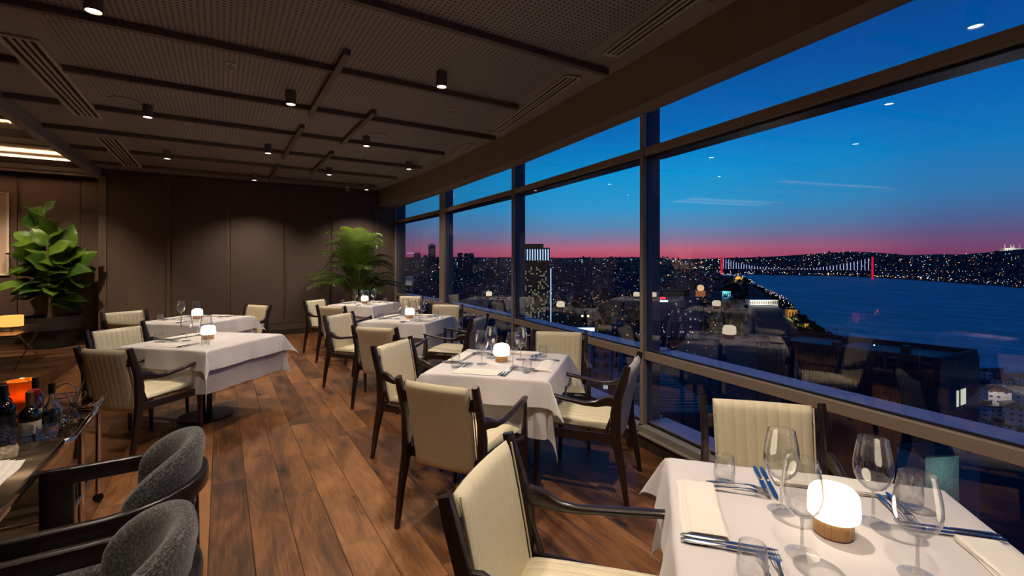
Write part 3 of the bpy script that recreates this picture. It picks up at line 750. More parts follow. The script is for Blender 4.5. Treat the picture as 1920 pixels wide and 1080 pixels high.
def place(k, loc, rz, label, cat, group):
    o = put(P[k], USED[k], loc, rz, label, cat, group); USED[k] = True
    if k == 'glass': o.scale = (1.04, 1.04, 1.06)
    return o
SIDE_TXT = {'NE': 'the window side', 'NW': 'the panelled-wall side', 'SW': 'the bar-cart side', 'SE': 'the near glass side'}
ZT = .7565
for ti, ((cx, cy), ang, tname, g_, sides) in enumerate(TB):
    A = R(ang); ca_, sa_ = cos(A), sin(A)
    def W(u, v_, z=ZT): return (cx+u*ca_-v_*sa_, cy+u*sa_+v_*ca_, z)
    LH = .03 if g_ in ('l1', 'l2') else 0
    place('table', (cx, cy, 0), A, 'black pedestal table hidden under white cloths, the %s' % tname, 'table', 'clothed restaurant tables')
    o = cloth_mesh(.424+LH, .375, .7455, 11+ti, .05).build('under_cloth', 'white_linen', loc=(cx, cy, 0), rz=A+R(0), smooth=60)
    tag(o, 'long white under cloth of the %s' % tname, 'tablecloth', 'long white under cloths')
    o = cloth_mesh(.432+LH, .175, .7535, 31+ti, .42).build('top_cloth', 'white_linen', loc=(cx, cy, 0), rz=A, smooth=60)
    tag(o, 'short white top cloth spread over the %s' % tname, 'tablecloth', 'short white top cloths')
    place('lamp', W(.03, .01), A, 'small glowing dome lamp on oak base, %s' % tname, 'lamp', 'small dome lamps on the tables')
    ld = bpy.data.lights.new('lamp_glow', 'POINT'); ld.color = (1, .80, .56); ld.energy = .9; ld.shadow_soft_size = .06
    rot = {'NW': 0, 'NE': -90, 'SE': 180, 'SW': 90}
    for sd in sides:
        q = R(rot[sd]); cq, sq = cos(q), sin(q)
        def S(u, v_, z=ZT): return W(u*cq-v_*sq, u*sq+v_*cq, z)
        st = 'at %s of %s' % (SIDE_TXT[sd], tname)
        gname = 'place settings on the %s' % tname
        place('napkin', S(.07, .362), A+q+R(90), 'folded cream napkin %s' % st, 'napkin', 'napkins on the %s' % tname)
        place('knife', S(-.116, .428), A+q+R(180), 'inner steel knife %s' % st, 'knife', 'knives on the %s' % tname)
        place('knife', S(-.138, .428), A+q+R(180), 'outer steel knife %s' % st, 'knife', 'knives on the %s' % tname)
        place('fork', S(.205, .325, ZT+.006), A+q+R(178), 'inner steel fork %s' % st, 'fork', 'forks on the %s' % tname)
        place('fork', S(.236, .325, ZT+.006), A+q+R(178), 'outer steel fork %s' % st, 'fork', 'forks on the %s' % tname)
        if not (g_ == 'l2' and sd == 'NE'):
            place('glass', S(-.12, .12) if sd != 'NW' else S(-.105, .125), 0, 'tall wine glass %s' % st, 'wine glass', 'wine glasses on the %s' % tname)
            place('tumbler', S(-.262, .272), 0, 'small water tumbler %s' % st, 'tumbler', 'tumblers on the %s' % tname)

# ------------------------------------------------------------------ stone table with grey barrel chairs, lower corner
r = empty('stone_dining_table', (0, 0, 0))
MB().box(-2.3, -.585, .55, 2.79, .722, .75).build('tabletop', 'dark_stone', r, smooth=0, bevel=.004)
MB().box(-2.3, -.60, .56, 2.775, .69, .7215).build('apron', 'chrome', r, smooth=0, bevel=.003)
for x, y in ((-2.1, .8), (-.95, .8), (-2.1, 2.5), (-.95, 2.5)):
    MB().box(x-.03, x+.03, y-.03, y+.03, 0, .69).build('leg', 'black_metal', r, smooth=0, bevel=.004)
tag(r, 'dark polished stone dining table in the lower corner, carrying a white napkin', 'table')
def barrel_chair():
    r = empty('barrel_chair'); Rr = .285; ZR = .655
    pts = []; n = 24
    pts += [(-Rr, .27, ZR), (-Rr, .12, ZR)]
    for k in range(n+1):
        a = pi+pi*k/n; pts.append((Rr*cos(a), Rr*sin(a)*.98, ZR+.012*sin(pi*k/n)))
    pts += [(Rr, .12, ZR), (Rr, .27, ZR)]
    sz = [(.020, .033)]*2+[(.020-.006*sin(pi*k/n), .033) for k in range(n+1)]+[(.020, .033)]*2
    MB().sweep(pts, sz, 12, power=5).build('arm_rail', 'black_wood', r, bevel=.0)
    for s in (-1, 1):
        MB().sweep([(s*Rr, .225, 0), (s*Rr, .225, ZR+.02), (s*Rr, .225, ZR+.032)], [(.018, .052), (.018, .052), (.016, .045)], 16, up=(0, 1, 0), power=6).build('leg', 'black_wood', r)
        MB().sweep([(s*.20, -.235, 0), (s*.175, -.222, ZR-.02)], [(.018, .024), (.018, .03)], 12, up=(0, 1, 0), power=5).build('leg', 'black_wood', r)
    MB().sweep([(-.26, .2, .40), (.26, .2, .40)], [(.012, .025)]*2, 8, power=5).build('front_rail', 'black_wood', r)
    # seat pad
    MB().lathe([(0, .40), (.235, .40), (.25, .41), (.255, .44), (.245, .468), (.21, .482), (0, .488)], 40, T=Matrix.Diagonal((1.0, 1.02, 1, 1))).build('seat', 'grey_tweed', r, smooth=60)
    # wrap-round back pad : a fat cushion whose top rolls over the rail
    def pad(u, v_):
        a = lerp(-80, 80, u); s_ = abs(a)/80
        top = .835-.13*s_**2.4; bot = .50+.02*s_; c_ = 2*pi*v_; end = max(0, 1-s_**14)**.5
        hz = (top-bot)/2*lerp(.35, 1, end); mz = (top+bot)/2; th_ = .043*lerp(.15, 1, end)
        cz = sin(c_); cr = cos(c_)
        z_ = mz+hz*math.copysign(abs(cz)**.7, cz)
        tilt = (z_-mz)*.10+.016*max(0, (z_-.70)/.12)
        rad = .222+th_*math.copysign(abs(cr)**.8, cr)+tilt
        return (rad*sin(R(a)), -rad*cos(R(a)), z_)
    m_ = MB().grid(pad, 64, 40)
    m_.add([pad(0, j/40) for j in range(40)], [tuple(range(40))]); m_.add([pad(1, j/40) for j in range(40)], [tuple(range(40))[::-1]])
    m_.build('back_cushion', 'grey_tweed', r, smooth=70)
    MB().sweep([pad(k/40, .205) for k in range(1, 40)], [(.0025, .0025)]*39, 6).build('piping', 'grey_tweed', r)
    return r
pr_ = barrel_chair()
put(pr_, False, (-.335, 2.28, 0), R(90), 'charcoal tweed barrel chair beside the chrome bar cart', 'barrel chair', 'charcoal barrel chairs at the stone table')
put(pr_, True, (-.335, 1.56, 0), R(90), 'charcoal tweed barrel chair cut by the lower picture edge, farther from the bar cart', 'barrel chair', 'charcoal barrel chairs at the stone table')
o = place('napkin', (-.775, 2.39, .7505), R(0), 'white folded napkin lying alone on the dark stone table', 'napkin', None); o.scale = (2.1, 1.0, 1.0)
o['group'] = 'setting on the stone table'
place('fork', (-.66, 2.17, .7505), R(92), 'steel fork on the stone table beside the napkin', 'fork', 'setting on the stone table')
place('knife', (-.66, 2.11, .7505), R(90), 'steel knife on the stone table beside the napkin', 'knife', 'setting on the stone table')
def slab_fn(u, v_):
    rnd = math.sin(u*31)*math.sin(v_*27)+.6*math.sin(u*67+v_*41)
    return (lerp(-.10, .10, u), lerp(-.07, .07, v_), .012+.005*rnd if 0 < u < 1 and 0 < v_ < 1 else 0)
simple('rough_stone', lin(142, 126, 100), .9, noise=.5, nscale=40, bump=1, bscale=90)
tag(MB().grid(slab_fn, 30, 24).build('stone_board', 'rough_stone', loc=(-.80, 2.66, .7505), rz=R(12), smooth=20), 'small rough pale stone board on the dark stone table', 'board')

# ------------------------------------------------------------------ chrome bar cart
def rounded(x0, x1, y0, y1, z, rad=.09, n=8):
    p = []
    for cx_, cy_, a0 in ((x1-rad, y1-rad, 0), (x0+rad, y1-rad, 90), (x0+rad, y0+rad, 180), (x1-rad, y0+rad, 270)):
        for k in range(n+1): a = R(a0+90*k/n); p.append((cx_+rad*cos(a), cy_+rad*sin(a), z))
    return p
TZ = .585
r = empty('bar_cart', (0, 0, 0))
X0, X1, Y0, Y1 = -1.55, -.66, 3.22, 3.95
MB().sweep(rounded(X0, X1, Y0, Y1, TZ+.012), [(.0155, .0155)]*36, 12, power=2, closed=True).build('upper_rail', 'chrome', r, smooth=60)
MB().sweep(rounded(X0+.02, X1, Y0, Y1, .22), [(.011, .011)]*36, 12, power=2, closed=True).build('lower_rail', 'chrome', r, smooth=60)
MB().prism([(x, y) for x, y, z in rounded(X0+.01, X1-.01, Y0+.01, Y1-.01, 0)], TZ-.009, TZ-.001).build('upper_shelf', 'cart_glass', r, smooth=0)
MB().prism([(x, y) for x, y, z in rounded(X0+.03, X1-.01, Y0+.01, Y1-.01, 0)], .212, .22).build('lower_shelf', 'cart_glass', r, smooth=0)
for x in (X0+.03, X1):
    for y in (Y0+.25, Y1-.06):
        MB().sweep([(x, y, .055), (x, y, .22), (x, y, TZ)], [(.0145, .0145)]*3, 12, power=2, up=(0, 1, 0)).build('leg', 'chrome', r)
        w_ = MB().lathe([(0, -.009), (.026, -.009), (.028, 0), (.026, .009), (0, .009)], 20, T=Matrix.Translation((x, y, .028)) @ Matrix.Rotation(R(90), 4, 'X')).build('wheel', 'rubber', r)
MB().sweep([(X1-.06, Y1, TZ+.012), (X1+.0, Y1+.02, TZ+.05), (X1+.03, Y1-.03, TZ+.085), (X1+.03, Y1-.2, TZ+.075), (X1+.01, Y1-.3, TZ+.03)], [(.010, .010)]*5, 12, power=2).build('push_handle', 'chrome', r, smooth=60)
tag(r, 'chrome tube bar cart holding bottles and crystal glasses beside the stone table', 'bar cart')
def bottle(name, loc, prof, mats, cap, label, labprof=None, labmat='label_paper', cat='bottle'):
    r = empty(name, loc)
    MB().lathe(prof, 32).build('glass_body', mats, r, smooth=50)
    MB().lathe(cap[0], 24).build('cap', cap[1], r, smooth=40)
    if labprof: MB().lathe(labprof, 32).build('label_wrap', labmat, r, smooth=0)
    tag(r, label, cat, 'bottles on the bar cart'); return r
def bprof(rb, hb, rn, ht): return [(0, 0), (rb*.92, 0), (rb, .006), (rb, hb), (rb*.93, hb+.018), (rb*.55, hb+.038), (rn, hb+.055), (rn, ht), (0, ht)]
bottle('liquor_bottle', (-.985, 3.56, TZ), bprof(.043, .145, .014, .262), 'dark_bottle', ([(0, .276), (.016, .276), (.0165, .235), (.022, .222), (.022, .220), (0, .220)], 'black_cap'),
       'tall dark whisky bottle with black sealed neck, nearest the picture edge', [(.0435, .03), (.0437, .032), (.0437, .115), (.0435, .117)], 'label_dark')
bottle('liquor_bottle', (-1.03, 3.70, TZ), bprof(.038, .15, .013, .25), 'brown_bottle', ([(0, .268), (.015, .268), (.015, .215), (0, .215)], 'gold_foil'),
       'slim brown bottle with pale capsule behind the black sealed bottle')
bottle('liquor_bottle', (-.865, 3.47, TZ), bprof(.044, .12, .015, .225), 'dark_bottle', ([(0, .244), (.0165, .244), (.0165, .175), (0, .175)], 'gold_foil'),
       'squat black bottle with brown foil neck and cream label', [(.0445, .025), (.0447, .027), (.0447, .09), (.0445, .092)])
bottle('liquor_bottle', (-.92, 3.785, TZ), bprof(.036, .14, .013, .24), 'dark_bottle', ([(0, .262), (.016, .262), (.016, .20), (0, .20)], 'black_cap'),
       'dark bottle with black capsule beside the glowing amber holder')
bottle('liquor_bottle', (-.905, 3.70, TZ), bprof(.035, .13, .014, .19), 'brown_bottle', ([(0, .215), (.026, .208), (.03, .19), (.018, .165), (0, .165)], 'red_foil'),
       'bottle with crumpled red foil top between the dark bottles', [(.0355, .04), (.0357, .042), (.0357, .1), (.0355, .102)])
r = empty('glass_decanter', (-.80, 3.56, TZ))
MB().lathe([(0, .002), (.036, .002), (.042, .008), (.044, .09), (.040, .12), (.018, .16), (.013, .175), (.013, .215), (.011, .215), (.011, .175), (.016, .158), (.038, .119), (.042, .09), (.040, .012), (0, .01)], 36).build('glass_body', 'decanter_glass', r, smooth=60)
MB().lathe([(0, .0125), (.0385, .0125), (.0405, .09), (.037, .112), (0, .112)], 32).build('liquid', 'dark_liquid', r, smooth=40)
MB().lathe([(0, .205), (.0155, .205), (.0155, .262), (0, .264)], 24).build('stopper', 'black_cap', r)
tag(r, 'clear decanter half filled with dark liquor under a black stopper', 'decanter', 'bottles on the bar cart')
r = empty('cocktail_jug', (-.74, 3.70, TZ))
MB().lathe([(0, .002), (.036, .0), (.040, .004), (.034, .02), (.014, .06), (.011, .085), (.018, .115), (.034, .165), (.032, .165), (.016, .116), (.008, .086), (0, .08)], 32).build('glass_body', 'decanter_glass', r, smooth=60)
MB().sweep([(.012, 0, .09), (.03, .008, .17), (.046, .014, .235)], [(.004, .004)]*3, 8, up=(0, 1, 0)).build('stirrer', 'chrome', r)
MB().sweep([(.03, 0, .155), (.055, 0, .165), (.058, 0, .15), (.03, 0, .10), (.014, 0, .075)], [(.004, .004)]*5, 8, up=(0, 1, 0), power=2).build('handle', 'decanter_glass', r)
tag(r, 'hourglass shaped glass cocktail jug with a stirrer near the cart corner', 'jug')
r = empty('ice_bucket', (-.81, 3.86, TZ))
MB().lathe([(0, .002), (.05, .002), (.055, .01), (.066, .12), (.063, .12), (.052, .012), (0, .01)], 36).build('bucket', 'decanter_glass', r, smooth=60)
MB().sweep([(-.064, 0, .118)]+[(-.064*cos(pi*k/16), .0, .118+.075*sin(pi*k/16)) for k in range(1, 16)]+[(.064, 0, .118)], [(.0035, .0035)]*17, 8, up=(0, 1, 0), power=2).build('bail_handle', 'chrome', r, smooth=60)
MB().lathe([(.0655, .117), (.068, .117), (.068, .123), (.0655, .123), (.0655, .117)], 36).build('rim_band', 'chrome', r)
tag(r, 'clear glass ice bucket with a thin arched handle behind the decanter', 'ice bucket')
def crystal_tumbler():
    rr = empty('crystal_tumbler')
    m_ = MB(); n_ = 22; rows = 9; v = []; f = []       # diamond cut wall: vertices alternate in and out
    for i in range(rows+1):
        z_ = .004+.084*i/rows
        for k in range(n_):
            a_ = 2*pi*(k+.5*(i % 2))/n_; cut = (.0022 if (k+i) % 2 else -.0012) if 0 < i < rows-2 else 0
            r_ = .0395+.0045*i/rows+cut; v.append((r_*cos(a_), r_*sin(a_), z_))
    for i in range(rows):
        for k in range(n_):
            a_, b_, c_, d_ = i*n_+k, i*n_+(k+1) % n_, (i+1)*n_+(k+1) % n_, (i+1)*n_+k
            f += [(a_, b_, d_), (b_, c_, d_)]
    f.append(tuple(range(n_))[::-1]); m_.add(v, f)
    m_.lathe([(.0435, .088), (.041, .0885), (.0375, .024), (0, .02)], n_)
    m_.build('bowl', 'crystal_clear', rr, smooth=0)
    return rr
pr_ = crystal_tumbler()
for i, (x, y, s_) in enumerate(((-.865, 3.35, 'before the squat black bottle'), (-.765, 3.33, 'in front of the decanter'), (-.965, 3.42, 'at the picture edge, behind'), (-.985, 3.31, 'at the picture edge, in front'))):
    put(pr_, i > 0, (x, y, TZ), .3*i, 'cut crystal tumbler on the cart %s' % s_, 'tumbler', 'crystal tumblers on the bar cart')
r = empty('hurricane_candle_holder', (-1.0, 3.88, TZ))
MB().lathe([(0, 0), (.045, 0), (.047, .004), (.02, .012), (.014, .03), (.018, .07), (.026, .10), (.048, .135), (.062, .175), (.076, .235), (.0745, .2355), (.060, .176), (.045, .137), (.022, .103), (0, .095)], 40).build('bowl', 'amber_glass', r, smooth=60)
MB().sweep([p_ for p_ in circ((0, 0), .0755, 36, .236)], [(.0018, .0018)]*36, 6, power=2, closed=True).build('rim', 'chrome', r, smooth=60)
MB().lathe([(0, .104), (.020, .105), (.022, .135), (0, .136)], 20).build('candle', 'napkin_linen', r)
MB().lathe([(0, .137), (.005, .145), (.0035, .158), (0, .168)], 12).build('flame', 'flame', r, smooth=60)
tag(r, 'flaring amber glass candle holder glowing orange on the bar cart', 'candle holder')
ld = bpy.data.lights.new('candle_light', 'POINT'); ld.color = (1, .50, .16); ld.energy = 2.2; ld.shadow_soft_size = .012
lo = bpy.data.objects.new('candle_light', ld); C.objects.link(lo); lo.location = (-1.0, 3.88, TZ+.165)

# ------------------------------------------------------------------ alcove: folding table, lantern, picture
r = empty('folding_tray_table', (0, 0, 0))
MB().box(-2.78, -2.12, 8.02, 9.36, .600, .622).build('tabletop', 'black_wood', r, smooth=0, bevel=.004)
for x in (-2.17, -2.73):
    MB().sweep([(x, 8.12, .158), (x, 9.14, .60)], [(.008, .008)]*2, 8, power=2).build('leg', 'chrome', r)
    MB().sweep([(x+.018, 9.10, .158), (x+.018, 8.2, .60)], [(.008, .008)]*2, 8, power=2).build('leg', 'chrome', r)
tag(r, 'low dark tray table with crossed thin metal legs on the wooden platform', 'side table')
r = empty('lantern_lamp', (-2.31, 8.58, .622))
MB().lathe([(0, 0), (.09, 0), (.092, .006), (.02, .012), (.012, .05), (0, .05)], 32).build('base', 'black_metal', r)
MB().lathe([(.112, .055), (.112, .195), (.110, .195), (.110, .055), (.112, .055)], 40).build('lamp_shade', 'paper_shade', r, smooth=60)
MB().sweep(circ((0, 0), .113, 32, .055), [(.003, .003)]*32, 6, power=2, closed=True).build('shade_ring', 'black_metal', r, smooth=60)
tag(r, 'orange glowing drum shade lamp on the low dark tray table', 'lamp')
ld = bpy.data.lights.new('lantern_light', 'POINT'); ld.color = (1, .62, .32); ld.energy = 1.3; ld.shadow_soft_size = .08
lo = bpy.data.objects.new('lantern_light', ld); C.objects.link(lo); lo.location = (-2.31, 8.58, .88)
r = empty('picture_frame', (-3.42, 10.88, 1.97))
simple('mat_board', lin(172, 150, 132), .8); simple('frame_white', lin(206, 188, 170), .5); simple('print_paper', lin(140, 122, 108), .8, noise=.2, nscale=3)
MB().box(-.47, -.44, -.03, .0, -.68, .68).box(.44, .47, -.03, .0, -.68, .68).box(-.44, .44, -.03, 0, .65, .68).box(-.44, .44, -.03, 0, -.68, -.65).build('frame', 'frame_white', r, smooth=0, bevel=.003)
MB().box(-.44, .44, -.012, -.002, -.65, .65).build('mat', 'mat_board', r, smooth=0)
MB().box(-.3, .3, -.014, -.0125, -.45, .45).build('print', 'print_paper', r, smooth=0)
tag(r, 'tall white framed picture on the brown alcove wall, mostly outside the picture', 'picture')
# alcove cove light from the strips is real emission; added spots without fittings brighten the fig and alcove wall
for x, y, e_ in ((-1.98, 8.55, 280), (-3.1, 8.6, 260), (-3.0, 6.6, 60)):
    ld = bpy.data.lights.new('spot', 'SPOT'); ld.color = (1, .76, .52); ld.spot_size = R(75); ld.spot_blend = .9; ld.shadow_soft_size = .04; ld.energy = e_
    lo = bpy.data.objects.new('spot', ld); C.objects.link(lo); lo.location = (x, y, 3.14); lo.rotation_euler = (R(36 if y > 8 else 0), 0, R(12 if x > -2.2 else 0))

# ------------------------------------------------------------------ plants
def leaf_fn(mb, base, direc, up, L_, W_, rnd, droop=.3, wave=.02, nu=8, nv=4):
    d = Vector(direc).normalized(); u_ = Vector(up); s_ = d.cross(u_).normalized(); n_ = s_.cross(d).normalized(); ph = rnd.uniform(0, 6)
    def fn(u, v_):
        wv = (sin(pi*min(1, u**.75*1.0))**.75)*(.55+.55*u) if 0 < u < 1 else 0.0
        w_ = W_*.5*wv*1.05; t_ = 2*v_-1
        return tuple(Vector(base)+d*(L_*u)+s_*(w_*t_)+n_*(-droop*L_*u*u+abs(t_)*w_*.28+wave*sin(u*11+ph+2*t_)*abs(t_)))
    mb.grid(fn, nu, nv)
rnd = random.Random(5)
r = empty('fiddle_leaf_fig', (-2.33, 10.28, .152))
MB().lathe([(0, 0), (.27, 0), (.29, .01), (.32, .20), (.33, .27), (.37, .275), (.385, .29), (.395, .49), (.375, .49), (.365, .44), (0, .44)], 48).build('pot', 'pot_black', r, smooth=40)
MB().lathe([(0, .445), (.35, .444), (.365, .441)], 32).build('soil', 'soil', r)
tk = MB(); lf = MB()
stems = [((0, 0), (-.20, -.05, 1.85)), ((.03, .02), (.22, -.12, 1.62)), ((-.02, .02), (-.30, .0, 1.35)), ((.02, -.03), (.02, -.22, 1.55)), ((.0, .03), (.34, .0, 1.2)), ((0, 0), (-.05, -.1, 2.0))]
for (bx_, by_), tip in stems:
    P0 = Vector((bx_, by_, .44)); P2 = Vector(tip)+Vector((0, 0, .12)); P1 = Vector((tip[0]*.35, tip[1]*.35, .95)); pts = []
    for k in range(13):
        t_ = k/12; pts.append(P0*(1-t_)**2+P1*2*t_*(1-t_)+P2*t_*t_)
    tk.sweep(pts, [(lerp(.028, .008, k/12),)*2 for k in range(13)], 8, up=(0, 1, 0), power=2)
    nlf = 14
    for k in range(nlf):
        t_ = lerp(.30, 1, (k/(nlf-1))**.9); b_ = P0*(1-t_)**2+P1*2*t_*(1-t_)+P2*t_*t_
        a = k*2.4+rnd.uniform(-.4, .4); el = lerp(-.1, 1.0, t_**2)+rnd.uniform(-.15, .3)
        d = (cos(a)*cos(el), sin(a)*cos(el)*.62-.1, sin(el)); Ls = rnd.uniform(.30, .46)*(1 if t_ < .9 else .8)
        if b_.y+d[1]*Ls > .5: continue
        leaf_fn(lf, b_, d, (rnd.uniform(-.8, .8), rnd.uniform(-1.5, .6), .8), Ls, Ls*rnd.uniform(.66, .86), rnd, rnd.uniform(.1, .55))
tk.build('trunk', 'bark', r, smooth=60); lf.build('foliage', 'fig_leaf', r, smooth=60)
tag(r, 'bushy fiddle leaf fig in a wide black pot on the wooden platform', 'potted plant')

rnd = random.Random(21)
r = empty('areca_palm', (2.42, 9.93, 0))
MB().lathe([(0, 0), (.19, 0), (.21, .01), (.25, .40), (.23, .40), (.22, .36), (0, .36)], 40).build('pot', 'pot_black', r, smooth=40)
MB().lathe([(0, .362), (.2, .362), (.215, .36)], 32).build('soil', 'soil', r)
NF = 44
for q in range(NF):
    a = q*2.399+rnd.uniform(-.3, .3); rad0 = rnd.uniform(.02, .13)
    lvl = q/(NF-1)                                            # 0 outer & low, 1 inner & high
    Hh = lerp(1.15, 2.15, lvl**.8)+rnd.uniform(-.12, .12); reach = lerp(1.12, .5, lvl)+rnd.uniform(-.08, .15)
    dx, dy = cos(a), sin(a)
    if dy > .2: dy *= .42; reach *= .75
    if dx > 0: reach *= .85
    P0 = Vector((dx*rad0, dy*rad0*.8, .36)); P1 = Vector((dx*reach*.20, dy*reach*.2, Hh*1.02+.1)); P2 = Vector((dx*reach, dy*reach, Hh*lerp(.62, .93, lvl)+.18))
    N = 30; pts = []
    for k in range(N+1):
        t_ = k/N; pts.append(P0*(1-t_)**2+P1*2*t_*(1-t_)+P2*t_*t_)
    fr = MB(); fr.sweep(pts, [(lerp(.011, .002, (k/N)**.7),)*2 for k in range(N+1)], 6, up=(dy+.01, -dx, .1), power=2, mi=0)
    for k in range(int(N*.30)*2, 2*N-1):
        t_ = k/(2*N); i_ = int(t_*N); p_ = pts[i_].lerp(pts[min(i_+1, N)], t_*N-i_); tg = (pts[min(i_+1, N)]-pts[max(i_-1, 0)]).normalized()
        side = tg.cross(Vector((0, 0, 1))); side = side.normalized() if side.length > .05 else Vector((dy, -dx, 0))
        upn = side.cross(tg).normalized(); x_ = (t_-.29)/.71
        Ll = .40*(sin(pi*(x_*.86+.10))**.7)*rnd.uniform(.85, 1.1)
        for sd in (-1, 1):
            d = (side*sd*.80+tg*.55+upn*.28).normalized(); v = []; f = []
            for j in range(6):
                s_ = j/5; c_ = p_+d*Ll*s_+Vector((0, 0, -1))*(.42*Ll*s_*s_*rnd.uniform(.8, 1.2)); wd = .0078*(sin(pi*min(s_*.9+.12, 1)))
                if j == 5: wd = .001
                wv = (tg*.9-d*.3).normalized()*wd; v += [c_-wv, c_+wv+upn*wd*.3]
                if j: f.append((2*j-2, 2*j-1, 2*j+1, 2*j))
            fr.add(v, f, 1)
    fr.build('frond', ['palm_stem', 'palm_leaf'], r, smooth=60)
tag(r, 'tall areca palm spotlit in the corner between panelled wall and glass', 'potted plant')

# ------------------------------------------------------------------ the city, the strait and the bridge (true scale, metres)
SEA = -135.5
CA, SA = cos(R(32.1)), sin(R(32.1))
def G(bear, d):
    """ground point at depth d (m) along a bearing given as image column of the calibrated view"""
    r_ = (bear-960)/870; return ((CA*r_+SA)*d, (-SA*r_+CA)*d)
def interp(tab, x):
    if x <= tab[0][0]: return tab[0][1]
    for (a, b_), (c_, d_) in zip(tab, tab[1:]):
        if x <= c_: return lerp(b_, d_, (x-a)/(c_-a))
    return tab[-1][1]
def sm(t_): t_ = max(0, min(1, t_)); return t_*t_*(3-2*t_)
COAST = [(1290, 14000), (1325, 5200), (1353, 4150), (1372, 3900), (1396, 3300), (1412, 2500), (1440, 1900), (1470, 1500), (1500, 1120), (1525, 960), (1560, 800), (1620, 700), (1700, 640), (1800, 600), (1850, 610), (1920, 560), (2100, 420)]
COASTA = [(1180, 9000), (1260, 6200), (1330, 4800), (1450, 4400), (1600, 3970), (1700, 3340), (1800, 2790), (1920, 2300), (2100, 1800)]
RIDGE = [(1150, 484.5), (1230, 487), (1330, 485), (1440, 482), (1500, 478), (1590, 472), (1640, 474), (1700, 479), (1760, 477), (1800, 478), (1850, 474), (1920, 468), (2100, 458)]
from mathutils import noise as mn
def nz(x, y, s_): return mn.noise(Vector((x*s_, y*s_, 3.1)))
def h_eur(px, d):
    x, y = G(px, d); w_ = sm((1345-px)/110)
    inland = interp(COAST, px)-d
    e1 = 34+100*sm((d-250)/5600)+nz(x, y, .0016)*16*min(1, d/900)+nz(x, y, .006)*4
    if d > 5500: e1 += (d-5500)*.0125+nz(x, y, .0007)*22
    e2 = 2+min(max(inland-30, 0)*.05, 30)+nz(x, y, .004)*6*min(1, max(inland, 0)/200)
    return SEA+(lerp(e2, e1, w_) if inland > 0 else -6)
def h_asia(px, d):
    c_ = interp(COASTA, px); s_ = d-c_
    if s_ < 0: return SEA-8
    x, y = G(px, d); rd = c_+2300; ze = (489-interp(RIDGE, px))/870*rd+1.5-SEA
    e = 3+ze*sm(s_/2300)**.85+nz(x, y, .0022)*20*min(1, s_/500)*(1-.75*sm((s_-1500)/800))
    return SEA+e
def terrain(name, fn, p0, p1, dp, d0, d1, nd, keep):
    mb = MB(); npx = int((p1-p0)/dp); V = []; ok = []
    for i in range(npx+1):
        for j in range(nd+1):
            px = p0+dp*i; d = d0*(d1/d0)**(j/nd); x, y = G(px, d); V.append((x, y, fn(px, d)))
    F = []
    for i in range(npx):
        for j in range(nd):
            a = i*(nd+1)+j; q = (a, a+nd+1, a+nd+2, a+1)
            if max(V[k][2] for k in q) > SEA-1: F.append(q)
    mb.add(V, F); return struct(mb.build(name, 'city_ground', smooth=80))
terrain('ground_european_shore', h_eur, 560, 2100, 6, 50, 12500, 110, None)
terrain('ground_asian_shore', h_asia, 1150, 2150, 5, 1500, 9500, 70, None)
struct(MB().add([(-9000, -6000, SEA), (22000, -6000, SEA), (22000, 20000, SEA), (-9000, 20000, SEA)], [(0, 1, 2, 3)]).build('water', 'strait_water', smooth=0))

def hgt(px, d):
    return max(h_eur(px, d), h_asia(px, d)) if px > 1180 else h_eur(px, d)
rnd = random.Random(99)
def boxmesh(w_, dd, h_, mats='block_a', roof='dark_roof', kind=0):
    mb = MB().box(-w_/2, w_/2, -dd/2, dd/2, -12, h_, 0)
    if kind == 0: mb.box(-w_/2-.3, w_/2+.3, -dd/2-.3, dd/2+.3, h_, h_+.8, 1).box(-w_*.2, w_*.1, -dd*.2, dd*.2, h_+.8, h_+3.2, 1)
    elif kind == 1:
        v = [(-w_/2-.5, -dd/2-.5, h_), (w_/2+.5, -dd/2-.5, h_), (w_/2+.5, dd/2+.5, h_), (-w_/2-.5, dd/2+.5, h_), (-w_*.2, 0, h_+w_*.2), (w_*.2, 0, h_+w_*.2)]
        mb.add(v, [(0, 1, 5, 4), (1, 2, 5), (2, 3, 4, 5), (3, 0, 4), (3, 2, 1, 0)], 1)
    else: mb.box(-w_/2, w_/2*.3, -dd/2, dd/2, h_, h_+3.1, 0).box(-w_/2-.2, w_/2*.3+.2, -dd/2-.2, dd/2+.2, h_+3.1, h_+3.7, 1)
    return mb
protos = []
for nm, mt, rf, wd, dd, hh, kd in (('apartment_block', 'block_a', 'dark_roof', 16, 13, 17, 0), ('apartment_block', 'block_b', 'dark_roof', 22, 14, 22, 2), ('town_house', 'block_c', 'roof_tile', 12, 12, 10, 1), ('apartment_block', 'block_a', 'roof_tile', 18, 13, 14, 1), ('apartment_block', 'block_c', 'dark_roof', 14, 16, 26, 0)):
    protos.append([boxmesh(wd, dd, hh, kind=kd).build(nm, [mt, rf], smooth=0), False, nm])
def zone(d): return 'close below the rail' if d < 420 else ('on the middle slope' if d < 900 else ('far up the slope' if d < 1500 else 'near the horizon'))
def pane(px): return 'the pane beside the palm' if px < 818 else ('the pane after the wide mullion' if px < 957 else ('the third pane from the palm' if px < 1192 else 'the largest pane'))
cnt = 0
EXCL = [(975, 1040, 380, 470), (1205, 1315, 560, 680), (1030, 1130, 330, 720)]
cands = []
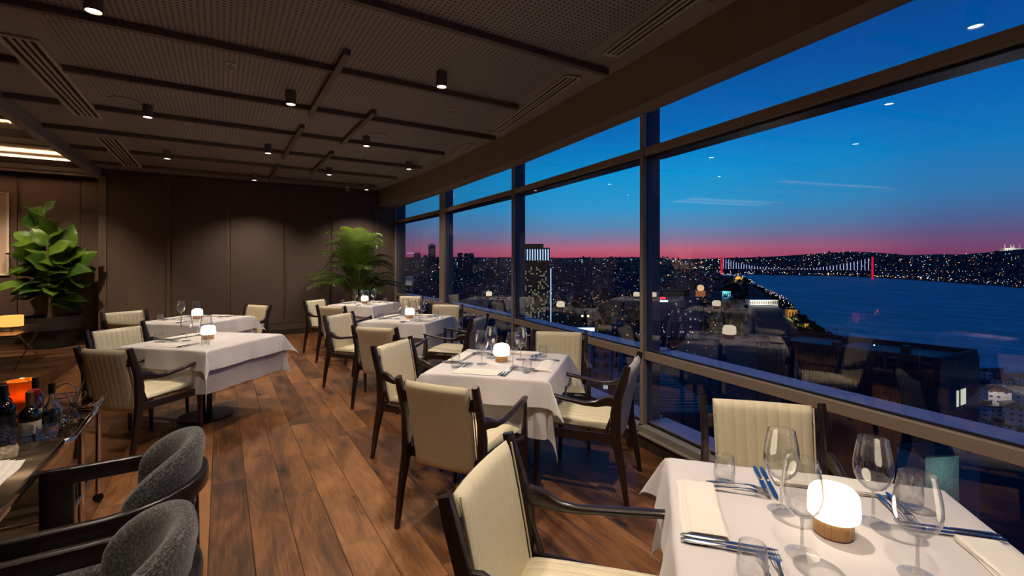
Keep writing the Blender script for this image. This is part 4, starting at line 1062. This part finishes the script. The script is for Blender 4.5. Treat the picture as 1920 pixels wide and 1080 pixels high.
while cnt < 290:
    px = rnd.uniform(735, 1345); d = 260*(2300/260)**rnd.random()
    if any(a < px < b_ and c_ < d < e_ for a, b_, c_, e_ in EXCL): continue
    if px > 1225 and d < 900: continue
    x, y = G(px, d)
    if any((x-q[0])**2+(y-q[1])**2 < 23**2 for q in cands): continue
    cands.append((x, y)); pr = protos[rnd.choice((0, 0, 1, 2, 3, 3, 4))]
    o = pr[0] if not pr[1] else copy_tree(pr[0]); pr[1] = True
    o.location = (x, y, h_eur(px, d)); o.rotation_euler.z = rnd.uniform(0, 3.14); k = rnd.uniform(.8, 1.25); o.scale = (k, k, rnd.uniform(.7, 1.35))
    if pr[2] == 'town_house': tag(o, 'dark house with pitched roof %s, %s' % (zone(d), pane(px)), 'house', 'houses of the night city')
    else: tag(o, '%s %s %s, %s' % ('low' if o.scale.z < .85 else ('tall' if o.scale.z > 1.15 else 'mid rise'), ['flat roofed grey block', 'stepped dark block', '', 'tile roofed block', 'slim pale tower block'][protos.index(pr)], zone(d), pane(px)), 'building', 'mid rise blocks of the night city')
    cnt += 1
# uncountable rest of the city, and its lights
far_ = MB()
for k in range(3000):
    if rnd.random() < .6: px = rnd.uniform(735, 1350); d = 1200*(6500/1200)**rnd.random()
    else: px = rnd.uniform(1240, 1960); d = interp(COASTA, px)+40+1650*rnd.random()**1.3
    z = hgt(px, d)
    if z < SEA+1: continue
    x, y = G(px, d); a = rnd.uniform(0, 3.14); w_ = rnd.uniform(8, 18); h_ = rnd.uniform(7, 20) if rnd.random() < .95 else rnd.uniform(30, 60)
    T = Matrix.Translation((x, y, z)) @ Matrix.Rotation(a, 4, 'Z'); far_.box(-w_, w_, -w_*.6, w_*.6, -10, h_, T=T)
tag(far_.build('distant_city_blocks', 'block_b', smooth=0), 'mass of small dark buildings covering the distant hills at dusk', 'buildings', kind='stuff')
lm = ['glow_white', 'glow_warm', 'glow_orange', 'glow_blue', 'glow_red']
def lights(name, n, pick, label, lo_=.45, hi=1.0):
    mb = MB()
    for k in range(n):
        px, d = pick(); z = hgt(px, d)
        if z < SEA+.5: continue
        x, y = G(px, d); s_ = d*.00040*rnd.choice((lo_, lo_, .8, hi, hi, 1.6 if rnd.random() < .2 else hi)); mi = rnd.choices(range(5), (38, 40, 12, 8, 2))[0]
        zz = z+rnd.uniform(5, 24); mb.box(x-s_, x+s_, y-s_, y+s_, zz-s_, zz+s_, mi)
    tag(mb.build(name, lm, smooth=0), label, 'city lights', kind='stuff')
lights('city_lights_hillside', 1000, lambda: (rnd.uniform(735, 1345), 420*(6500/420)**(rnd.random()**1.05)), 'countless street and window lights on the dark slopes behind the second to fourth windows')
def pk_a():
    px = rnd.uniform(1225, 1960); c_ = interp(COASTA, px); return px, c_+30+1750*rnd.random()**1.1
lights('city_lights_far_shore', 640, pk_a, 'countless lights scattered over the hills beyond the strait')
lights('city_lights_waterfront', 130, lambda: ((lambda p_: (p_, interp(COASTA, p_)+rnd.uniform(12, 60)))(rnd.uniform(1250, 1960))), 'line of lights along the far waterfront', .7, 1.4)
def pk_c():
    px = rnd.uniform(1345, 1500); c_ = interp(COAST, px); return px, c_-rnd.uniform(10, 420)
lights('city_lights_near_shore', 170, pk_c, 'cluster of lights along the near shore promenade', .5, 1.0)
tr = MB()
for k in range(1300):
    q = rnd.random()
    if q < .35: px = rnd.uniform(1225, 1400); d = rnd.uniform(650, 2600)
    elif q < .75: px = rnd.uniform(1380, 1640); d = interp(COAST, px)-rnd.uniform(6, 330)
    else: px = rnd.uniform(1040, 1225); d = rnd.uniform(350, 1000)
    z = h_eur(px, d)
    if z < SEA+.5 or d < 300 or (1030 < px < 1130 and d < 720): continue
    x, y = G(px, d); s_ = rnd.uniform(4.5, 9.5)
    tr.ball((x, y, z+s_*.55), s_, 4, 7, sc=(1, 1, rnd.uniform(.8, 1.2)))
tag(tr.build('park_trees', 'tree_dark', smooth=80), 'dark tree masses along the near shore and its parks', 'trees', kind='stuff')

# --- suspension bridge
tA = Vector((*G(1636, 3417), 0)); tB = Vector((*G(1353, 4180), 0)); DK = SEA+66; TP = SEA+166
ax = (tB-tA); span = ax.length; axn = ax.normalized(); sd_ = Vector((axn.y, -axn.x, 0))
r = empty('suspension_bridge', (0, 0, 0))
for t0 in (tA, tB):
    p = MB()
    for s in (-1, 1):
        c_ = t0+sd_*s*15
        p.sweep([(c_.x, c_.y, SEA-3), (c_.x, c_.y, TP)], [(5.2, 5.2), (4, 4)], 4, up=tuple(axn), power=8)
    for z_ in (TP-6, DK+45, DK-6):
        a = t0+sd_*15; b_ = t0-sd_*15; p.sweep([(a.x, a.y, z_), (b_.x, b_.y, z_)], [(3, 4)]*2, 4, power=8)
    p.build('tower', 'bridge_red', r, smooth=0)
e0 = tA-axn*520; e1 = tB+axn*430
MB().sweep([(e0.x, e0.y, DK-2), (e1.x, e1.y, DK-2)], [(15, 2)]*2, 4, power=8).build('deck', 'black_block', r, smooth=0)
for s in (-1, 1):
    cb = []
    for k in range(41):
        t_ = k/40; p_ = tA+axn*span*t_+sd_*s*15; cb.append((p_.x, p_.y, DK+6+(TP-DK-8)*(2*t_-1)**2))
    q0 = tA-axn*330+sd_*s*15; q1 = tB+axn*330+sd_*s*15
    MB().sweep([(q0.x, q0.y, DK+2)]+cb+[(q1.x, q1.y, DK+2)], [(.6, .6)]*43, 5, power=2).build('main_cable', 'grey_steel', r)
for k in range(1, 50):
    t_ = k/50; z_ = DK+6+(TP-DK-8)*(2*t_-1)**2; p_ = tA+axn*span*t_-sd_*15
    MB().box(p_.x-1.25, p_.x+1.25, p_.y-1.25, p_.y+1.25, DK+2, z_).build('hanger_light', 'bridge_white', r, smooth=0)
mb = MB()
for k in range(70):
    p_ = e0.lerp(e1, k/69)-sd_*14; mb.box(p_.x-.9, p_.x+.9, p_.y-.9, p_.y+.9, DK+1, DK+3.2)
tag(mb.build('road_lamps', 'glow_warm', r, smooth=0), None, None, kind='stuff')
tag(r, 'long suspension bridge with red lit towers and white lit hangers over the strait', 'bridge')

# --- towers and landmarks
def tower(name, p0, p1, ytop, d, dep, mt, label, group=None, crown=None, zb=None):
    r = empty(name, (0, 0, 0)); zt = EYE-(ytop-489)*d/870; x0, y0 = G(p0, d); x1, y1 = G(p1, d); v = Vector((x1-x0, y1-y0, 0)); L_ = v.length; v.normalize(); n = Vector((-v.y, v.x, 0))
    T = Matrix(((v.x, n.x, 0, x0), (v.y, n.y, 0, y0), (0, 0, 1, 0), (0, 0, 0, 1))); zb = h_eur((p0+p1)/2, d)-5 if zb is None else zb
    MB().box(0, L_, 0, dep, zb, zt, T=T).build('tower_body', mt, r, smooth=0)
    MB().box(L_*.15, L_*.85, dep*.2, dep*.8, zt, zt+max(2, L_*.12), T=T).build('rooftop_plant', 'dark_roof', r, smooth=0)
    tag(r, label, 'building', group); return r, T, L_, zt, zb
tower('skyscraper', 803, 815, 459, 2600, 30, 'block_b', 'slim dark skyscraper, second tallest of the distant group, with a lit top edge', 'distant skyscrapers')
tower('skyscraper', 832, 844, 448, 2500, 32, 'block_b', 'tallest dark skyscraper of the distant group, partly behind the wide mullion', 'distant skyscrapers')
tower('skyscraper', 776, 787, 475, 2700, 30, 'block_a', 'distant skyscraper with a thin white light line across its top', 'distant skyscrapers')
tower('skyscraper', 765, 773, 484, 2500, 26, 'block_b', 'lowest skyscraper of the distant group in the far window', 'distant skyscrapers')
tower('skyscraper', 794, 800, 479, 2550, 26, 'block_b', 'narrow dark tower between the two tallest distant towers', 'distant skyscrapers')
for a, b_, y_, lb in ((858, 867, 475, 'low dark tower standing first in the trio on the skyline'), (870, 879, 476, 'middle dark tower of the trio on the skyline'), (880, 888, 475, 'last dark tower of the trio on the skyline')):
    tower('tower_block', a, b_, y_, 2000, 24, 'block_a', lb, 'trio of tower blocks')
xa, ya = G(762, 2650); xb, yb = G(777, 2690)
tag(MB().sweep([(xa, ya, EYE+(489-474.5)*2650/870), (xb, yb, EYE+(489-474.5)*2690/870)], [(1.6, 1.6)]*2, 4).build('lit_crane_jib', 'stripe_white', smooth=0), 'thin white lit crane arm beside the distant skyscrapers', 'crane')
r, T, L_, zt, zb = tower('striped_hotel_tower', 962, 1030, 465, 430, 24, 'office_glow', 'tall hotel tower crowned by vertical white light bars', zb=-112)
MB().box(-.5, L_+.5, -.5, 24.5, EYE-.5, zt+.3, T=T).build('crown', 'black_block', r, smooth=0)
for k in range(14):
    x = L_*(k+.5)/14; MB().box(x-.42, x+.42, -1.1, -.55, EYE+.5, zt-1.2, T=T).build('light_bar', 'stripe_white', r, smooth=0)
MB().box(-.5, L_+.5, -.7, 24.6, EYE-4, EYE-1, T=T).build('dark_band', 'dark_roof', r, smooth=0)
MB().box(L_+1.0, L_+1.7, -1.2, -.5, EYE-57, EYE-7, T=T).build('light_spine', 'stripe_white', r, smooth=0)
# hotel with a red sign
r, T, L_, zt, zb = tower('sign_hotel', 1214, 1312, 556, 620, 30, 'hotel_rows', 'long pale hotel block with a small red roof sign')
MB().box(12, 24, -1, -.4, zt-3.6, zt-.6, T=T).build('roof_sign', 'glow_red', r, smooth=0)
MB().box(11, 27, -1, -.4, zt-7, zt-5, T=T).build('lit_band', 'glow_white', r, smooth=0)
tower('near_white_building', 1108, 1192, 660, 150, 12, 'hotel_rows', 'pale building with rows of windows just below the second window', zb=-60)
# shore landmarks, floodlit by real lamps
simple('gold_stone', lin(214, 170, 92), .9); simple('pale_stone', lin(206, 200, 184), .9)
def flood(px, d, z, col_, e_, rad=2):
    x, y = G(px, d); ld = bpy.data.lights.new('floodlight', 'POINT'); ld.color = col_; ld.energy = e_; ld.shadow_soft_size = rad
    lo = bpy.data.objects.new('floodlight', ld); C.objects.link(lo); lo.location = (x, y, z)
def settle(px, yb_, d0):
    best = min((abs(489+(EYE-hgt(px, d0*k/200)-1)*870/(d0*k/200)-yb_), d0*k/200) for k in range(110, 300)); return best[1]
def palace(name, p0, p1, ytop, ybot, d, dep, mt, label, cat, cols, dome=False):
    d = settle((p0+p1)/2, ybot, d); palace.last = d
    r = empty(name, (0, 0, 0)); zt = EYE-(ytop-489)*d/870; zb = EYE-(ybot-489)*d/870; x0, y0 = G(p0, d); x1, y1 = G(p1, d); v = Vector((x1-x0, y1-y0, 0)); L_ = v.length; v.normalize(); n = Vector((-v.y, v.x, 0))
    T = Matrix(((v.x, n.x, 0, x0), (v.y, n.y, 0, y0), (0, 0, 1, 0), (0, 0, 0, 1)))
    MB().box(0, L_, 0, dep, zb-12, zt, T=T).build('wall', mt, r, smooth=0)
    MB().box(-.6, L_+.6, -.8, dep+.6, zt, zt+(zt-zb)*.10, T=T).build('cornice', mt, r, smooth=0)
    wn_ = (zt-zb)
    for k in range(cols):
        x = L_*(k+.5)/cols; MB().box(x-L_/cols*.22, x+L_/cols*.22, -.25, -.05, zb+wn_*.12, zb+wn_*.78, T=T).build('window', 'dark_roof', r, smooth=0)
    if dome: MB().ball(tuple(T @ Vector((L_/2, dep/2, zt))), L_*(.33 if L_ < 60 else .10), 8, 16).build('dome', mt, r)
    tag(r, label, cat); return r
palace('golden_gate_house', 1478, 1495, 582, 598, 1090, 12, 'gold_stone', 'golden floodlit gate house among the shore trees', 'building', 3); flood(1483, palace.last-26, hgt(1486, palace.last)+7, (1, .62, .16), 42000)
palace('golden_pavilion', 1495, 1516, 608, 619, 905, 10, 'gold_stone', 'low golden floodlit pavilion near the dark roof', 'building', 7); flood(1500, palace.last-20, hgt(1505, palace.last)+6, (1, .62, .16), 26000); flood(1512, palace.last-20, hgt(1505, palace.last)+6, (1, .62, .16), 26000)
palace('white_shore_palace', 1406, 1459, 563, 571, 1400, 22, 'pale_stone', 'long white floodlit palace on the near shore', 'building', 16)
for k in range(4): flood(1412+13*k, palace.last-26, hgt(1432, palace.last)+9, (1, .93, .75), 36000)
palace('shore_mosque', 1379, 1393, 521, 528, 3000, 22, 'gold_stone', 'domed mosque glowing gold at the shore below the bridge', 'mosque', 5, True); flood(1386, palace.last-40, hgt(1386, palace.last)+20, (1, .72, .3), 160000)
palace('hall_with_blue_light', 1355, 1370, 547, 555, 1850, 20, 'pale_stone', 'hall lit turquoise between the shore trees', 'building', 4); flood(1362, palace.last-22, hgt(1362, palace.last)+12, (.2, .85, 1), 60000)
palace('lit_school', 748, 773, 519, 527, 900, 14, 'pale_stone', 'pale floodlit long building under the distant skyscrapers', 'building', 9); flood(756, palace.last-14, hgt(760, palace.last)+6, (1, .95, .8), 6000); flood(767, palace.last-14, hgt(760, palace.last)+6, (1, .95, .8), 6000)
palace('hilltop_mosque', 1884, 1922, 466, 472, 4600, 60, 'pale_stone', 'large hilltop mosque with slender minarets on the far ridge', 'mosque', 8, True)
for px in (1884, 1895, 1901, 1912, 1922):
    x, y = G(px, 5590); MB().sweep([(x, y, 60), (x, y, EYE+(489-460)*5590/870), (x, y, EYE+(489-457)*5590/870)], [(5, 5), (3.5, 3.5), (.5, .5)], 6, up=(0, 1, 0)).build('minaret', 'pale_stone', [o for o in C.objects if o.name == 'hilltop_mosque'][0])
flood(1893, 5450, 150, (1, .95, .8), 900000); flood(1912, 5450, 150, (1, .95, .8), 900000)
# bright event terrace below the third window
r = empty('event_terrace', (0, 0, 0)); x0, y0 = G(1044, 640); x1, y1 = G(1116, 640); zt = EYE-124*640/870
v = Vector((x1-x0, y1-y0, 0)); L_ = v.length; v.normalize(); n = Vector((-v.y, v.x, 0)); T = Matrix(((v.x, n.x, 0, x0), (v.y, n.y, 0, y0), (0, 0, 1, 0), (0, 0, 0, 1)))
MB().box(0, L_, 0, 26, zt-14, zt-4, T=T).build('hall', 'block_a', r, smooth=0)
MB().box(0, L_*.45, -1, 1, zt-2.6, zt-.6, T=T).build('lit_canopy', 'stage_white', r, smooth=0)
MB().box(L_*.42, L_*.98, -1, 1, zt-5.6, zt-1.2, T=T).build('lit_canopy', 'stage_white', r, smooth=0)
for k in range(9):
    x = L_*(.44+.06*k); MB().box(x, x+.9, -1.6, -1.1, zt-8, zt-6, T=T).build('lamp', 'ship_pink' if k % 2 else 'glow_white', r, smooth=0)
tag(r, 'event terrace with bright white lit canopies below the third window', 'terrace')
for px, lb in ((1092, 'first'), (1103, 'second')):
    r = empty('floodlight_mast', (*G(px, 700), hgt(px, 700))); zt = EYE-103.5*700/870-hgt(px, 700)
    MB().sweep([(0, 0, 0), (0, 0, zt)], [(.35, .35)]*2, 6, up=(0, 1, 0)).build('mast', 'grey_steel', r); MB().ball((0, 0, zt), 1.7, 6, 8).build('lamp_head', 'glow_warm', r)
    tag(r, '%s of two orange floodlights on masts above the event terrace' % lb, 'floodlight', 'pair of orange floodlights')
# ferry on the strait
fx, fy = G(1645, 1180); r = empty('passenger_ferry', (fx, fy, SEA), R(25))
hull = MB(); pts = [(-22, -4.5), (16, -4.5), (24, 0), (16, 4.5), (-22, 4.5), (-24, 0)]; hull.prism(pts, 0, 3.5); hull.build('hull', 'hull_white', r, smooth=0)
MB().box(-18, 14, -3.8, 3.8, 3.5, 6).box(-14, 9, -3.2, 3.2, 6.2, 8.6).build('deckhouse', 'hull_white', r, smooth=0)
MB().box(-17, 13, -3.95, -3.82, 4.2, 5.2).box(-13, 8, -3.35, -3.22, 6.8, 7.8).box(-17, 13, 3.82, 3.95, 4.2, 5.2).build('lit_windows', 'ship_pink', r, smooth=0)
MB().sweep([(-2, 0, 8.6), (-2.5, 0, 13)], [(1.4, 1)]*2, 8, up=(0, 1, 0)).build('funnel', 'glow_red', r)
tag(r, 'small passenger ferry with pink lit windows on the blue strait', 'ferry')
# dark flat roofed block with finned facade close below
ZR_ = -25
def gz(px, y_, z): d = 870*(EYE-z)/(y_-489); return Vector((*G(px, d), z))
A_ = gz(1762, 672, ZR_); B_ = gz(1833, 655, ZR_); C_ = gz(1500, 621, ZR_); D_ = A_+(C_-B_)
r = empty('dark_finned_block', (0, 0, 0))
MB().prism([(q.x, q.y) for q in (A_, B_, C_, D_)], -115, ZR_-1.2).build('wall', 'black_block', r, smooth=0)
def rim(a, b_, w_=.9):
    d = (b_-a).normalized(); n = Vector((-d.y, d.x, 0)); return [(a+n*0), (b_+n*0), (b_+n*w_), (a+n*w_)]
p = MB()
for a, b_ in ((A_, B_), (B_, C_), (C_, D_), (D_, A_)): p.prism([(q.x, q.y) for q in rim(a, b_)], ZR_-1.3, ZR_)
p.build('parapet', 'dark_roof', r, smooth=0)
def fins(a, b_, z0, z1, n, mt, wd=.14, dp=.5):
    d = (b_-a).normalized(); nn = Vector((d.y, -d.x, 0)); L_ = (b_-a).length; p = MB()
    T = Matrix(((d.x, nn.x, 0, a.x), (d.y, nn.y, 0, a.y), (0, 0, 1, 0), (0, 0, 0, 1)))
    for k in range(n): x = L_*(k+.5)/n; p.box(x-wd, x+wd, 0, dp, z0, z1, T=T)
    return p
fins(A_, B_, -48, -26.5, 34, 'fin_pale').build('facade_screen', 'grey_steel', r, smooth=0)
fins(A_, B_, -100, -50, 34, 'fin_pale').build('lower_facade_screen', 'fin_pale', r, smooth=0)
fins(D_, A_, -60, -26.5, 60, 'fin_pale').build('side_facade_screen', 'black_block', r, smooth=0)
for k, (u, w_) in enumerate(((.25, 1.6), (.36, 3.6))):
    d = (B_-A_).normalized(); nn = Vector((d.y, -d.x, 0)); c_ = A_.lerp(B_, u+.1)+nn*.56
    T = Matrix(((d.x, nn.x, 0, c_.x), (d.y, nn.y, 0, c_.y), (0, 0, 1, 0), (0, 0, 0, 1))); MB().box(0, w_, 0, .05, -39.5, -35, T=T).build('lit_window', 'terrace_white', r, smooth=0)
for u, v_, h_ in ((.25, .5, 3), (.55, .2, 5), (.62, .7, 2.5), (.85, .15, 6)):
    c_ = A_.lerp(D_, u).lerp(B_.lerp(C_, u), v_); MB().box(c_.x-1, c_.x+1, c_.y-1, c_.y+1, ZR_-1.2, ZR_+.6).build('roof_box', 'black_block', r, smooth=0)
    MB().sweep([(c_.x, c_.y, ZR_), (c_.x, c_.y, ZR_+h_)], [(.08, .08)]*2, 5, up=(0, 1, 0)).build('antenna', 'grey_steel', r)
c_ = A_.lerp(D_, .38).lerp(B_.lerp(C_, .38), .35); MB().ball((c_.x, c_.y, ZR_+.3), .22, 6, 8).build('roof_lamp', 'glow_white', r)
tag(r, 'large dark flat roofed block with vertical facade fins between window and water', 'building')
# annex with a pale green wall under it, lit by an unseen lamp added in front
a = gz(1735, 858, -39); b_ = gz(1798, 862, -40); d = (b_-a).normalized(); n = Vector((-d.y, d.x, 0)); T = Matrix(((d.x, n.x, 0, a.x), (d.y, n.y, 0, a.y), (0, 0, 1, 0), (0, 0, 0, 1))); L_ = (b_-a).length
r = empty('courtyard_annex', (0, 0, 0)); MB().box(0, L_, 0, 6, -60, -39, T=T).build('wall', 'teal_wall', r, smooth=0); MB().box(-.2, L_+.2, -.3, 6.2, -39, -38.6, T=T).build('roof_edge', 'dark_roof', r, smooth=0)
tag(r, 'small annex with a pale green lamplit wall below the frontmost window', 'building')
ld = bpy.data.lights.new('unseen_annex_lamp', 'POINT'); ld.color = (.85, 1, .85); ld.energy = 700; ld.shadow_soft_size = .4; lo = bpy.data.objects.new('unseen_annex_lamp', ld); C.objects.link(lo); lo.location = T @ Vector((L_*.4, -5, -42))
# ribbed metal roof close below
c0 = gz(1215, 735, -22); c1 = gz(1335, 700, -22)
r = empty('ribbed_metal_roof', (0, 0, 0)); x0, y0 = G(1205, 72); x1, y1 = G(1350, 72); v = Vector((x1-x0, y1-y0, 0)); L_ = v.length; v.normalize(); n = Vector((-v.y, v.x, 0)); T = Matrix(((v.x, n.x, 0, x0), (v.y, n.y, 0, y0), (0, 0, 1, 0), (0, 0, 0, 1)))
MB().box(0, L_, 0, 26, -40, -22.4, T=T).build('roof_body', 'black_block', r, smooth=0)
p = MB()
for k in range(15): p.box(0, L_, 1.2+1.7*k, 1.45+1.7*k, -22.4, -21.9, T=T)
p.build('ribs', 'fin_pale', r, smooth=0)
tag(r, 'flat roof with parallel pale metal ribs seen through the low pane beside the mullion', 'roof')
# white houses down at the shore
pr_ = boxmesh(15, 11, 11, kind=1).build('shore_house', ['house_white', 'roof_tile'], smooth=0); pr2 = boxmesh(15, 11, 10, kind=0).build('shore_house', ['house_white', 'dark_roof'], smooth=0)
u1 = u2 = False
for k, (px, yb_, sc, rz, kd, lb) in enumerate(((1866, 764, 1.3, .5, 1, 'widest white house with a hipped roof on the shore below the dark block'), (1905, 748, 1.1, .2, 1, 'white house cut by the picture edge above the rail'), (1846, 700, .9, .4, 0, 'small square white house nearest the water'),
        (1880, 722, .9, 1.1, 1, 'dim house between the two hipped white houses and the sea'), (1912, 712, .9, .7, 1, 'dim house at the waterline by the picture edge'), (1848, 792, 1.0, .9, 0, 'flat roofed white house in the shadow of the dark block'),
        (1900, 800, 1.2, .3, 1, 'house with hipped roof lowest on the slope above the rail'), (1870, 835, 1.1, .6, 0, 'flat roofed house just under the window rail'))):
    d = 870*(EYE-(SEA+10))/(yb_-489); x, y = G(px, d)
    if kd: o = put(pr_, u1, (x, y, h_eur(px, d)), rz, lb, 'house', 'white shore houses'); u1 = True
    else: o = put(pr2, u2, (x, y, h_eur(px, d)), rz, lb, 'house', 'white shore houses'); u2 = True
    o.scale = (sc, sc, sc)
x, y = G(1880, 380); ld = bpy.data.lights.new('shore_houses_light', 'POINT'); ld.color = (1, .8, .6); ld.energy = 26000; ld.shadow_soft_size = 1; lo = bpy.data.objects.new('shore_houses_light', ld); C.objects.link(lo); lo.location = (x, y, SEA+32)  # point light above the shore houses, no lamp object modelled
